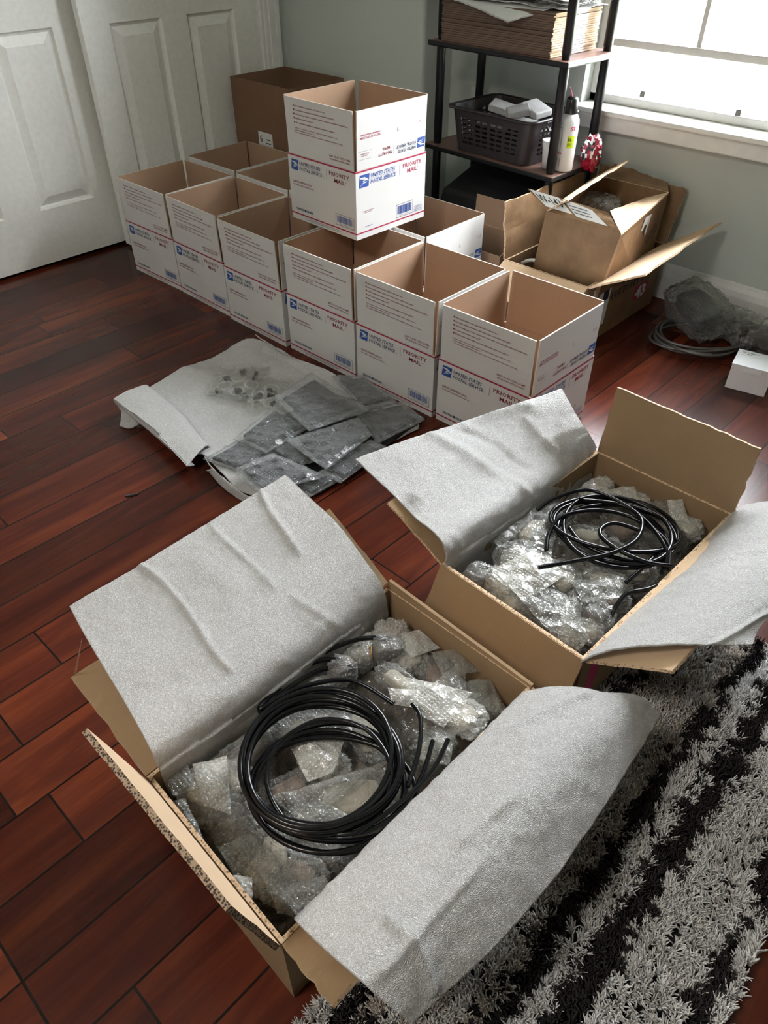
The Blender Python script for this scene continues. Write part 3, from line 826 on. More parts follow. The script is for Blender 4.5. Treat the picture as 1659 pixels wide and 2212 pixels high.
# foam sheet on the floor under the wrapped plates
fl = empty('foam_sheet', (0, 0, 0), 0, 'white foam sheet spread on the wooden floor under the black wrapped plates', 'foam sheet')
sheet([
    [(-1.4899,0.7922,0.02), (-1.6247,0.8429,0.022), (-1.8705,0.9255,0.02)],
    [(-1.4406,0.8245,0.02), (-1.6395,0.9273,0.014), (-1.8977,1.0749,0.012)],
    [(-1.2623,0.8015,0.018), (-1.4973,0.9682,0.012), (-1.9016,1.2054,0.012)],
    [(-1.1796,0.8536,0.014), (-1.4103,1.0829,0.012), (-1.8754,1.3306,0.016)],
    [(-1.1249,0.9455,0.01), (-1.3402,1.1988,0.012), (-1.6833,1.3588,0.018)],
    [(-1.1469,1.1365,0.01), (-1.2332,1.2714,0.01), (-1.4729,1.3546,0.014)],
    [(-1.1325,1.3385,0.008), (-1.1689,1.3697,0.008), (-1.2696,1.379,0.012)]], 60, 90, 5, amp=.012, fr=6, t=.003, fine=.001).build('lower_sheet', M['foam'], fl)
sheet([
    [(-1.4183,0.7546,0.045), (-1.6248,0.7858,0.05), (-1.8286,0.7888,0.055)],
    [(-1.4317,0.7873,0.052), (-1.6337,0.8303,0.055), (-1.8243,0.8368,0.062)],
    [(-1.4542,0.8398,0.048), (-1.6397,0.8799,0.052), (-1.8316,0.8928,0.055)],
    [(-1.4752,0.8651,0.02), (-1.6624,0.8996,0.02), (-1.8604,0.9239,0.02)]], 60, 24, 6, amp=.004, fr=9, t=.004).build('folded_end', M['foam'], fl)
sheet([
    [(-1.4183,0.7546,0.045), (-1.6248,0.7858,0.05), (-1.8286,0.7888,0.055)],
    [(-1.4324,0.7687,0.03), (-1.6252,0.7867,0.034), (-1.8244,0.7913,0.04)],
    [(-1.449,0.7915,0.012), (-1.6348,0.806,0.012), (-1.8193,0.7982,0.02)]], 50, 10, 7, amp=.003, fr=12, t=.004).build('folded_side', M['foam'], fl)
sheet([
    [(-1.8258,0.7888,0.05), (-1.7945,0.791,0.05), (-1.7071,0.7939,0.05)],
    [(-1.7938,0.7848,0.028), (-1.7674,0.7898,0.028), (-1.7142,0.7964,0.03)],
    [(-1.767,0.7567,0.006), (-1.7364,0.7736,0.004), (-1.7304,0.8136,0.008)]], 20, 14, 8, amp=.004, fr=30, t=.003).build('torn_tail', M['foam'], fl)
sheet([
    [(-1.8531,1.3335,0.05), (-1.6771,1.3261,0.04), (-1.5189,1.3464,0.04), (-1.4141,1.3474,0.02)],
    [(-1.8122,1.3315,0.035), (-1.6435,1.325,0.03), (-1.5103,1.3317,0.03), (-1.4175,1.3406,0.015)],
    [(-1.7969,1.2961,0.012), (-1.642,1.302,0.01), (-1.525,1.3145,0.01), (-1.4208,1.3237,0.008)]], 60, 14, 9, amp=.004, fr=12, t=.003).build('upright_edge', M['foam'], fl)
sheet([
    [(-1.4414,0.8195,0.03), (-1.3323,0.7983,0.03), (-1.2096,0.7983,0.03), (-1.1262,0.8692,0.02)],
    [(-1.3862,0.8015,0.03), (-1.2843,0.7911,0.03), (-1.1851,0.8002,0.028), (-1.1201,0.8709,0.015)],
    [(-1.4177,0.8048,0.004), (-1.3063,0.7888,0.004), (-1.1883,0.7994,0.004), (-1.1086,0.875,0.004)]], 40, 12, 10, amp=.004, fr=9, t=.003).build('turned_edge', M['foam'], fl)

# ------------------------------------------------------------------ wrapped parcels
def lump(m, L, W, H, seed, nu=64, nv=38, pinch=None, rough_=.25, fr=3.2, expo=.7, mi=0, tag_=0):
    """crumpled flattened ball, optional pinch (neck) at x fraction"""
    vs = []; fs = []
    for j in range(nv+1):
        th = pi*j/nv
        for i in range(nu):
            ph = 2*pi*i/nu
            cx, cy, cz = cos(th), sin(th)*cos(ph), sin(th)*sin(ph)
            sg = lambda q, e: (abs(q)**e)*(1 if q >= 0 else -1)
            x, y, z_ = sg(cx, expo), sg(cy, expo), sg(cz, expo*1.1)
            d = Vector((x, y, z_))
            nn = noise.fractal(d*fr + Vector((seed*2.3, seed, -seed)), .9, 2.2, 2)
            rg = 1 - abs(noise.noise(d*fr*1.7 + Vector((seed, -seed*1.3, 2))))*2
            cr = 1 - abs(noise.noise(d*fr*1.1 + Vector((seed*.7, 3, -seed)))); cr2 = 1 - abs(noise.noise(d*fr*3.4 + Vector((-seed, seed*.4, 5))))
            k = 1 + rough_*(nn*.45 + rg*.2 + (cr**6)*.55 + (cr2**5)*.09 - .25)
            if pinch is not None:
                k *= 1 - .72*math.exp(-((x - pinch)/.16)**2)
                vs.append((x*L/2, y*W/2*k, z_*H/2*k)); continue
            vs.append((x*L/2*k, y*W/2*k, z_*H/2*k))
    for j in range(nv):
        for i in range(nu):
            l = (i+1) % nu
            fs.append((j*nu+i, j*nu+l, (j+1)*nu+l, (j+1)*nu+i))
    m.add(vs, fs, mi, True)
def parcel(pos, L, W, H, rz, seed, label, wrapm='wrap', core='dark_item', pinch=None, tilt=(0, 0), group='bubble wrapped parcels in the open cartons', rough_=.28, band=False, name='wrapped_parcel'):
    o = empty(name, pos, radians(rz), label, 'parcel', group)
    o.rotation_euler = (radians(tilt[0]), radians(tilt[1]), radians(rz))
    m = MB(); lump(m, L, W, H, seed, pinch=pinch, rough_=rough_); m.build('bubble_wrap', M[wrapm], o)
    if core:
        m = MB(); lump(m, L*.64, W*.64, H*.58, seed+50, 20, 12, rough_=.15, expo=.55, pinch=None)
        c = m.build('wrapped_item', M[core], o)
        if pinch is not None: c.location = (-L*.12*(1 if pinch > 0 else -1), 0, 0)
    if band:
        r = .2*W
        m = MB(); m.tube([((pinch or 0)*L/2 + .002*sin(k), r*cos(k*pi/6)*1.05, .2*H*sin(k*pi/6)*1.2) for k in range(12)], .0012, 5, closed=True); m.build('rubber_band', M['rubber_band'], o)
    return o
def crumple(rows, seed, label, wrapm='wrap', name='bubble_wrap_sheet', group='loose bubble wrap sheets in the open cartons', nu=34, nv=26, amp=.006):
    o = sheet(rows, nu, nv, seed, amp=amp, fr=16, t=.0006, fine=.0015).build(name, M[wrapm])
    return tag(o, label, 'bubble wrap', group)

rnd = random.Random(11)
# lower layer that fills each carton
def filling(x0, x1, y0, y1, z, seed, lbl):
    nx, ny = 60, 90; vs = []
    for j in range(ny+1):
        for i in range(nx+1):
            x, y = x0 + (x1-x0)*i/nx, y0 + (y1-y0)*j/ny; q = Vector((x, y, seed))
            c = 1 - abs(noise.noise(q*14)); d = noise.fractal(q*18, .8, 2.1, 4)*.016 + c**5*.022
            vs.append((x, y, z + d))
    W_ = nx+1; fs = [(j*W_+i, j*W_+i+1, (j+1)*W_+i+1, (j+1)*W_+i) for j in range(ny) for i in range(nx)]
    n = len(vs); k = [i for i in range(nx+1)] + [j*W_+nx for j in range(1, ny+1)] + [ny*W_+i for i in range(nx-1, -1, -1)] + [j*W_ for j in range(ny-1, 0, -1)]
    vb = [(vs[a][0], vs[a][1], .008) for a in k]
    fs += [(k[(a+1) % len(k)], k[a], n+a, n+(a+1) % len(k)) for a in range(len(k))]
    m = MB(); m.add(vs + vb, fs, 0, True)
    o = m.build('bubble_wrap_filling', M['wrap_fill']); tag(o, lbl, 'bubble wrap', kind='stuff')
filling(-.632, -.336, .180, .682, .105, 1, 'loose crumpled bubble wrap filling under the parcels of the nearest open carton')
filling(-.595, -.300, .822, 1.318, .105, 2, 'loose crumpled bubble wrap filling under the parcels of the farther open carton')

def inside(p, L, W, rz, x0, x1, y0, y1):
    a = radians(rz); ex = .5*(abs(L*cos(a)) + abs(W*sin(a)))*1.04; ey = .5*(abs(L*sin(a)) + abs(W*cos(a)))*1.04
    return (max(x0+ex, min(x1-ex, p[0])), max(y0+ey, min(y1-ey, p[1])), p[2])
# upper layer, carton A : (position, L, W, H, rz, wrap, core, pinch, band, label)
UA = [
 ((-0.6153,0.659,0.15), .060, .048, .050, 40, 'wrap_milky', 'brown_item', None, 0, 'small wrapped parcel with a pinkish item, in the far corner of the nearest carton'),
 ((-0.5447,0.6665,0.14), .085, .065, .040, -20, 'wrap_milky', 'beige_item', None, 0, 'flat cream wrapped parcel against the far wall of the nearest carton'),
 ((-0.4702,0.6817,0.138), .080, .060, .045, -30, 'wrap', 'brown_item', None, 0, 'rounded brownish parcel against the far wall of the nearest carton, in the middle'),
 ((-0.4092,0.6796,0.135), .085, .050, .045, 70, 'wrap', 'dark_item', None, 0, 'dark parcel at the far wall of the nearest carton, near the right foam sheet'),
 ((-0.3564,0.6669,0.13), .070, .050, .045, 40, 'wrap_milky', 'beige_item', None, 0, 'wrapped parcel with cream pieces beside the right foam sheet of the nearest carton'),
 ((-0.5938,0.5272,0.16), .065, .050, .045, 100, 'wrap', 'dark_item', .45, 1, 'shiny parcel tied with a rubber band, just behind the hose coil of the nearest carton'),
 ((-0.5703,0.5956,0.165), .080, .050, .045, 60, 'wrap', 'dark_item', -.5, 1, 'larger shiny parcel tied with a rubber band, right of the small tied one'),
 ((-0.504,0.5683,0.16), .090, .045, .035, 0, 'wrap', 'beige_item', None, 0, 'long shiny parcel lying beside the top of the hose coil'),
 ((-0.3614,0.5869,0.165), .085, .070, .035, 10, 'wrap_milky', 'beige_item', None, 0, 'milky parcel with large bubbles against the right foam sheet'),
 ((-0.3831,0.5161,0.15), .075, .050, .040, 80, 'wrap', 'beige_item', None, 0, 'parcel between the hose coil and the right foam sheet of the nearest carton'),
 ((-0.5651,0.3983,0.14), .120, .055, .040, 40, 'wrap', 'beige_item', None, 0, 'long parcel inside the upper left of the large hose coil'),
 ((-0.4883,0.4712,0.14), .110, .060, .040, -20, 'wrap', 'beige_item', None, 0, 'clear parcel inside the upper right of the large hose coil'),
 ((-0.4941,0.3839,0.142), .075, .055, .030, 20, 'wrap_milky', 'beige_item', None, 0, 'cream folded piece of wrap at the centre of the large hose coil'),
 ((-0.5029,0.3146,0.138), .090, .050, .035, 70, 'wrap', 'brown_item', None, 0, 'brownish parcel inside the left of the large hose coil'),
 ((-0.4215,0.3735,0.142), .130, .080, .040, 50, 'wrap', 'beige_item', None, 0, 'large grey parcel inside the lower right of the hose coil'),
 ((-0.429,0.305,0.145), .090, .055, .035, 40, 'wrap', None, None, 0, 'clear bubbly sheet folded at the bottom inside the hose coil'),
 ((-0.631,0.203,0.155), .075, .060, .050, 20, 'wrap', 'beige_item', None, 0, 'clear rounded bag in the left corner of the nearest carton'),
 ((-0.617,0.2554,0.15), .090, .060, .040, 60, 'wrap_milky', 'beige_item', None, 0, 'bubble wrapped bundle left of the hose coil, next to the left foam sheet'),
 ((-0.6303,0.3176,0.148), .130, .050, .040, 80, 'wrap', 'dark_item', None, 0, 'long wrapped bundle along the left foam sheet of the nearest carton'),
 ((-0.5686,0.1932,0.15), .085, .055, .040, -60, 'wrap', 'beige_item', None, 0, 'shiny silver parcel beside the raised left flap'),
 ((-0.5323,0.2145,0.148), .080, .060, .040, 30, 'wrap', 'dark_item', None, 0, 'grey parcel left of the hose coil near the raised flap'),
 ((-0.4847,0.1887,0.15), .090, .060, .040, 10, 'wrap', 'dark_item', None, 0, 'crumpled clear parcel at the middle of the raised left flap'),
 ((-0.4366,0.2079,0.15), .090, .060, .040, -40, 'wrap', 'beige_item', None, 0, 'clear bag with bright creases just below the hose coil'),
 ((-0.4288,0.1742,0.155), .070, .055, .030, 0, 'wrap_milky', 'beige_item', None, 0, 'milky square of wrap beside the lower end of the raised flap'),
 ((-0.385,0.1858,0.15), .080, .055, .040, 60, 'wrap', 'dark_item', None, 0, 'clear bag in the nearest corner of the nearest carton'),
 ((-0.379,0.2338,0.148), .100, .065, .040, 20, 'wrap', 'brown_item', None, 0, 'dark wrapped parcel below the hose coil, next to the right foam sheet'),
 ((-0.3606,0.286,0.14), .090, .060, .040, 40, 'wrap', 'dark_item', None, 0, 'parcel under the lower right of the hose coil'),
 ((-0.6479,0.4404,0.145), .120, .055, .040, 85, 'wrap', 'dark_item', None, 0, 'long parcel under the back hose loops of the nearest carton'),
 ((-0.6504,0.5991,0.14), .110, .050, .040, 85, 'wrap_milky', 'beige_item', None, 0, 'wrapped roll along the far left of the nearest carton'),
]
for k, (p, L, W, H, rz, wm, co, pn, bd, lb) in enumerate(UA):
    p = inside(p, L, W, rz, -.630, -.338, .180, .682)
    parcel(p, L, W, H, rz, 300+k*3, lb, wm, co, pn, (rnd.uniform(-10,10), rnd.uniform(-10,10)), None, rnd.uniform(.24, .34), bool(bd))
UB = [
 ((-0.5605,0.8506,0.165), .070, .060, .055, 10, 'wrap', 'dark_item', .6, 1, 'silver ball-shaped parcel with a band, in the left corner of the farther carton'),
 ((-0.5128,0.8719,0.165), .080, .060, .045, -10, 'wrap_milky', 'beige_item', None, 0, 'milky crumpled parcel right of the silver ball-shaped one'),
 ((-0.5755,0.9574,0.16), .085, .060, .050, 60, 'wrap', 'dark_item', None, 0, 'dark shiny parcel along the left foam sheet of the farther carton'),
 ((-0.5566,1.0356,0.165), .110, .055, .050, 95, 'wrap', 'beige_item', None, 0, 'tall shiny parcel left of the black hose loops'),
 ((-0.5624,1.1065,0.155), .100, .050, .045, 80, 'wrap', 'dark_item', None, 0, 'shiny parcel under the left end of the hose loops in the farther carton'),
 ((-0.5018,0.9398,0.17), .100, .075, .045, 20, 'wrap_milky', 'beige_item', None, 0, 'bright milky parcel under the cut hose end'),
 ((-0.4355,0.9617,0.168), .090, .065, .045, -30, 'wrap', 'beige_item', None, 0, 'bright crumpled parcel in the middle of the farther carton'),
 ((-0.4155,0.8773,0.165), .100, .075, .050, 10, 'wrap', 'dark_item', None, 0, 'large shiny parcel over a dark item, near the front wall of the farther carton'),
 ((-0.3705,0.8794,0.16), .110, .060, .045, -50, 'wrap_milky', 'beige_item', None, 0, 'long bubbly parcel at the front corner of the farther carton'),
 ((-0.4751,0.8511,0.16), .070, .050, .040, -30, 'wrap', 'beige_item', None, 0, 'small clear parcel against the front wall of the farther carton'),
 ((-0.3634,1.0004,0.175), .090, .060, .045, 10, 'wrap', 'beige_item', None, 0, 'hollow open-ended parcel right of the hose ends'),
 ((-0.3396,0.9173,0.172), .065, .060, .055, 0, 'wrap', 'dark_item', None, 0, 'round silver parcel near the right foam sheet of the farther carton'),
 ((-0.3104,0.9723,0.165), .075, .055, .045, 50, 'wrap', 'brown_item', None, 0, 'parcel with reddish spots against the right foam sheet'),
 ((-0.3014,0.8851,0.16), .060, .045, .040, 30, 'wrap_milky', 'beige_item', None, 0, 'small parcel at the near end of the right foam sheet'),
 ((-0.4753,1.1156,0.15), .080, .050, .040, 20, 'wrap', 'beige_item', None, 0, 'clear parcel inside the left of the hose loops'),
 ((-0.4373,1.1917,0.15), .090, .060, .040, -20, 'wrap', 'brown_item', None, 0, 'brownish parcel inside the small hose loop'),
 ((-0.3904,1.1005,0.15), .100, .060, .040, -30, 'wrap', 'beige_item', None, 0, 'pale parcel under the lower hose loop'),
 ((-0.3206,1.0949,0.15), .080, .060, .040, 30, 'wrap', 'beige_item', None, 0, 'clear parcel below the right side of the hose loops'),
 ((-0.5393,1.2677,0.15), .080, .055, .045, 80, 'wrap_milky', 'beige_item', None, 0, 'parcel at the back left of the farther carton, under the foam fold'),
 ((-0.4623,1.2957,0.15), .090, .060, .045, -10, 'wrap_milky', 'beige_item', None, 0, 'cream parcel against the upright back flap, left side'),
 ((-0.3801,1.3084,0.15), .090, .060, .045, -20, 'wrap', 'brown_item', None, 0, 'brown wrapped parcel against the upright back flap, right side'),
 ((-0.3092,1.2931,0.15), .080, .060, .040, 10, 'wrap_milky', 'beige_item', None, 0, 'parcel in the back right corner of the farther carton'),
 ((-0.3539,1.2186,0.145), .090, .060, .040, 40, 'wrap', 'dark_item', None, 0, 'dark parcel inside the right of the hose loops'),
]
for k, (p, L, W, H, rz, wm, co, pn, bd, lb) in enumerate(UB):
    p = inside(p, L, W, rz, -.592, -.296, .815, 1.322)
    parcel(p, L, W, H, rz, 500+k*3, lb, wm, co, pn, (rnd.uniform(-10,10), rnd.uniform(-10,10)), None, rnd.uniform(.24, .34), bool(bd))

def wsheet(pts, seed, lab, wm='wrap', amp=.006):
    a, b_, c, d = [Vector(p) for p in pts]
    mid = (a+b_+c+d)/4 + Vector((0, 0, .008))
    rows = [[a, (a+b_)/2, b_], [(a+d)/2, mid, (b_+c)/2], [d, (c+d)/2, c]]
    crumple(rows, seed, lab, wm, amp=amp, group=None)
wsheet([(-0.4969,0.5692,0.185), (-0.3951,0.628,0.178), (-0.3846,0.5438,0.182), (-0.4316,0.5306,0.186)], 41, 'square corner of bubble wrap sticking up beside the hose coil', 'wrap_milky', .004)
wsheet([(-0.4554,0.5928,0.175), (-0.4548,0.6787,0.17), (-0.401,0.624,0.17), (-0.3962,0.5463,0.18)], 42, 'wide bubble wrap sheet behind the square corner', 'wrap', .004)
wsheet([(-0.4964,0.5325,0.19), (-0.456,0.5696,0.185), (-0.4236,0.5498,0.18), (-0.4735,0.5158,0.185)], 43, 'small bright bubble wrap tab at the cable ends', 'wrap_milky', .003)
wsheet([(-0.4196,0.5286,0.175), (-0.3678,0.5532,0.17), (-0.3399,0.5023,0.17), (-0.3828,0.4818,0.165)], 44, 'bubble wrap tail hanging between the coil and the right foam sheet', 'wrap', .005)
wsheet([(-0.608,0.3354,0.165), (-0.5671,0.4538,0.17), (-0.4332,0.4783,0.165), (-0.5007,0.4117,0.168)], 45, 'arched bubble wrap sheet across the top inside of the coil', 'wrap', .006)
wsheet([(-0.5535,0.3616,0.168), (-0.4895,0.4263,0.17), (-0.4618,0.3746,0.165), (-0.4809,0.3395,0.16)], 46, 'cream tinted triangle of wrap inside the coil', 'wrap_milky', .003)
wsheet([(-0.5069,0.2842,0.16), (-0.4549,0.3683,0.168), (-0.4113,0.4547,0.165), (-0.4317,0.2914,0.168)], 47, 'large bubble wrap sheet across the centre of the coil', 'wrap', .005)
wsheet([(-0.4519,0.2649,0.165), (-0.4351,0.3313,0.175), (-0.3702,0.3519,0.165), (-0.4032,0.3006,0.16)], 48, 'domed bubble wrap at the lower inside of the coil', 'wrap', .005)
wsheet([(-0.6224,0.233,0.178), (-0.5968,0.2788,0.178), (-0.5214,0.2275,0.165), (-0.5595,0.2071,0.17)], 49, 'bubble wrap sheet standing left of the coil', 'wrap_milky', .005)
wsheet([(-0.5799,0.6298,0.165), (-0.5544,0.6762,0.165), (-0.502,0.673,0.16), (-0.5201,0.6189,0.168)], 61, 'flat cream piece of wrap lying over the parcels at the far wall', 'wrap_milky', .003)
wsheet([(-0.5047,0.6507,0.165), (-0.4722,0.7014,0.16), (-0.4181,0.6852,0.158), (-0.452,0.6257,0.165)], 62, 'clear wrap draped over the brownish parcel at the far wall', 'wrap', .006)
wsheet([(-0.4262,0.6437,0.165), (-0.3958,0.6827,0.155), (-0.3343,0.6519,0.155), (-0.3786,0.608,0.17)], 63, 'clear wrap draped over the dark parcel near the right foam sheet', 'wrap', .007)
wsheet([(-0.6311,0.1902,0.182), (-0.634,0.2293,0.182), (-0.5837,0.2179,0.178), (-0.5988,0.1837,0.178)], 64, 'rounded clear wrap in the left corner of the nearest carton', 'wrap', .007)
wsheet([(-0.3939,0.2084,0.175), (-0.3596,0.2606,0.17), (-0.3336,0.2532,0.168), (-0.3463,0.1992,0.172)], 65, 'crinkled film between the hose coil and the near corner', 'wrap', .008)
wsheet([(-0.4146,0.9454,0.195), (-0.3575,1.0165,0.195), (-0.316,0.9801,0.19), (-0.3639,0.9125,0.195)], 66, 'open mouth of a bubble bag in the middle of the farther carton', 'wrap', .006)
wsheet([(-0.5609,1.0527,0.19), (-0.5089,1.0428,0.19), (-0.4704,0.9683,0.19), (-0.5327,0.9635,0.19)], 67, 'upright crinkled wrap left of the hose loops', 'wrap', .007)
wsheet([(-0.5994,0.1754,0.175), (-0.5852,0.1938,0.175), (-0.507,0.176,0.165), (-0.5163,0.164,0.17)], 50, 'silver strip of wrap along the raised flap', 'wrap', .006)
wsheet([(-0.4913,0.1826,0.178), (-0.4779,0.2276,0.17), (-0.4308,0.2218,0.165), (-0.4413,0.1746,0.17)], 51, 'crinkled clear film below the left of the coil', 'wrap', .008)
wsheet([(-0.4505,0.1671,0.185), (-0.4216,0.1888,0.185), (-0.399,0.1696,0.178), (-0.4054,0.1556,0.178)], 52, 'square milky bubble wrap tab beside the raised flap', 'wrap_milky', .002)
wsheet([(-0.424,0.202,0.18), (-0.3888,0.2358,0.165), (-0.3487,0.2005,0.165), (-0.3681,0.1863,0.172)], 53, 'clear film with long creases in the near corner', 'wrap', .009)
wsheet([(-0.6451,0.9761,0.175), (-0.6098,1.1092,0.178), (-0.5778,1.0809,0.175), (-0.5692,0.9394,0.17)], 54, 'bubble wrap edge standing along the left foam sheet of the farther carton', 'wrap', .006)
wsheet([(-0.5438,0.8722,0.19), (-0.505,0.9714,0.19), (-0.4242,0.9626,0.188), (-0.4459,0.841,0.19)], 55, 'broad bright bubble wrap sheet under the cut hose end', 'wrap_milky', .007)
wsheet([(-0.4588,0.8446,0.19), (-0.3905,0.9094,0.19), (-0.3052,0.8539,0.178), (-0.3795,0.8188,0.185)], 56, 'glossy bubble wrap fold over the front parcels of the farther carton', 'wrap', .007)
wsheet([(-0.5238,1.2313,0.18), (-0.4731,1.3019,0.18), (-0.4361,1.2574,0.175), (-0.4892,1.2153,0.17)], 57, 'bubble wrap corner standing at the back of the farther carton', 'wrap_milky', .004)
wsheet([(-0.3962,1.3002,0.185), (-0.3724,1.3271,0.185), (-0.3305,1.2825,0.17), (-0.3657,1.2694,0.17)], 58, 'small bubble wrap tab sticking up near the back right corner', 'wrap_milky', .003)

# ------------------------------------------------------------------ hose coils
def ring_pts(c, rx, ry, rot, turns, seed, jit=.004, zj=.006, n=56, spread=.008, zdrop=0, a0=0):
    rn = random.Random(seed); P = []
    tot = int(turns*n); ph = [rn.uniform(0, 6) for _ in range(6)]
    for i in range(tot+1):
        t = i/n; a = a0 + 2*pi*t
        k = 1 + (spread/rx)*sin(t*1.9 + ph[0]) + jit/rx*sin(a*1.0 + ph[1] + t)
        k2 = 1 + (spread/ry)*sin(t*2.3 + ph[2]) + jit/ry*cos(a + ph[3] - t*.7)
        x, y = rx*cos(a)*k, ry*sin(a)*k2
        x += jit*sin(t*1.3 + ph[4])*1.3; y += jit*cos(t*1.7 + ph[5])*1.3
        zz = c[2] + zj*sin(a*1.0 + ph[3] + t*.9) + zj*.8*sin(t*2.9 + ph[4]) + zdrop*cos(a + 1.1)
        P.append((c[0] + x*cos(rot) - y*sin(rot), c[1] + x*sin(rot) + y*cos(rot), zz))
    return P
def coil(name, c, specs, r, label, m_='hose', bands=()):
    o = empty(name, c, 0, label, 'hose')
    for k, sp in enumerate(specs):
        P = ring_pts((sp[0], sp[1], sp[2]), *sp[3:]) if not isinstance(sp, list) else sp
        P = [(x - c[0], y - c[1], z_ - c[2]) for x, y, z_ in P]
        MB().tube(P, r, 8).build('hose', M[m_], o)
    for (p, d) in bands:
        p = Vector(p) - Vector(c); d = Vector(d).normalized()*.008
        MB().tube([p-d, p+d], r*2.6, 10).build('tape_band', M['hose_band'], o)
    return o
R_ = .0043
def smooth(pts, n=8):
    P = [Vector(p) for p in pts]; out = []
    N = (len(P)-1)*n
    for i in range(N+1): out.append(tuple(cat(P, i/N)))
    return out
zA = .205
c1 = (-0.4775,0.3631,0.2)
coil('hose_coil', (c1[0], c1[1], .16), [
    (c1[0], c1[1], zA, .1150, .1080, .5, 4.4, 5, .003, .004, 56, .007, 0, .3),
    (c1[0]+.002, c1[1]-.002, zA-.010, .1120, .1060, .5, 3.3, 6, .003, .004, 56, .006, 0, 2.2)], R_,
    'thick black hose coil lying on top in the nearest carton')
c2 = (-0.4427,0.3506,0.19)
coil('hose_coil', (c2[0], c2[1], .15), [
    (c2[0], c2[1], .180, .118, .095, .6, 3.2, 7, .005, .004, 56, .009, 0, 1.0)], R_,
    'black hose coil under the top one, showing below it in the nearest carton')
coil('hose_coil', tuple((-0.4594,0.3698,0.2)), [smooth([(-0.3788,0.5084,0.19), (-0.3486,0.4419,0.19), (-0.3388,0.3669,0.2), (-0.3623,0.3174,0.2), (-0.4269,0.2718,0.19), (-0.4992,0.2814,0.2), (-0.5377,0.3338,0.205), (-0.5221,0.4051,0.21), (-0.4587,0.4427,0.21), (-0.3864,0.4224,0.208), (-0.3528,0.3628,0.2)]),
    smooth([(-0.3596,0.5212,0.2), (-0.3425,0.4602,0.2), (-0.3439,0.3818,0.205), (-0.3559,0.3202,0.205)]),
    smooth([(-0.4424,0.531,0.2), (-0.4158,0.5209,0.2), (-0.3799,0.4769,0.2), (-0.3525,0.4206,0.2)])], R_*.85, 'thin black cable curling inside the thick hose coil')
c3 = (-0.521,0.5052,0.175)
coil('hose_coil', (c3[0], c3[1], .13), [smooth([(-0.5707,0.6163,0.178), (-0.6063,0.5802,0.18), (-0.6312,0.5142,0.18), (-0.6346,0.4327,0.178), (-0.6217,0.3655,0.185), (-0.5854,0.3621,0.185)]),
    smooth([(-0.5808,0.5317,0.17), (-0.6142,0.4871,0.172), (-0.6217,0.4213,0.176), (-0.6158,0.3638,0.18)]), smooth([(-0.5995,0.528,0.176), (-0.6293,0.4907,0.178), (-0.6306,0.4196,0.182), (-0.617,0.3605,0.19), (-0.5971,0.432,0.195), (-0.5493,0.5014,0.19), (-0.4708,0.5184,0.185)])], R_,
    'black hose loops along the left foam sheet, behind the main coil of the nearest carton')
MB()
# carton B hoses
c4 = (-0.4211,1.1225,0.205)
coil('hose_coil', (c4[0], c4[1], .17), [
    (c4[0], c4[1], .198, .118, .102, .55, 5.3, 12, .007, .008, 56, .013, .004, .5),
    smooth([(-0.4883,0.9764,0.2), (-0.5101,1.0189,0.205), (-0.515,1.0713,0.212), (-0.4722,1.1332,0.215), (-0.4041,1.162,0.215), (-0.3247,1.147,0.212), (-0.287,1.0866,0.205)]),
    smooth([(-0.5704,1.0642,0.2), (-0.5568,1.1085,0.215), (-0.5163,1.166,0.225), (-0.446,1.1762,0.225), (-0.3748,1.1625,0.22), (-0.3112,1.1192,0.215), (-0.2922,1.0717,0.2)]),
    smooth([(-0.4645,0.9112,0.215), (-0.4241,0.9693,0.218), (-0.3828,1.0324,0.222), (-0.3659,1.0977,0.225), (-0.3898,1.1597,0.225), (-0.4436,1.1732,0.222), (-0.5079,1.1361,0.22)]),
    smooth([(-0.2871,1.0933,0.21), (-0.3215,1.0657,0.215), (-0.374,1.0524,0.22), (-0.4196,1.0604,0.222), (-0.4338,1.0843,0.222), (-0.421,1.1155,0.222), (-0.3779,1.1309,0.22)]),
    smooth([(-0.4888,1.0582,0.205), (-0.4427,1.0361,0.205), (-0.3763,1.0452,0.205), (-0.3248,1.0766,0.205)]),
    smooth([(-0.3306,1.0051,0.2), (-0.3251,1.0591,0.205), (-0.3241,1.1305,0.205)]),
    smooth([(-0.3128,0.927,0.185), (-0.3174,0.9804,0.195), (-0.2924,1.0186,0.2), (-0.2799,1.0715,0.19)])], R_,
    'tangled black hose loops with a cut end in the farther carton')

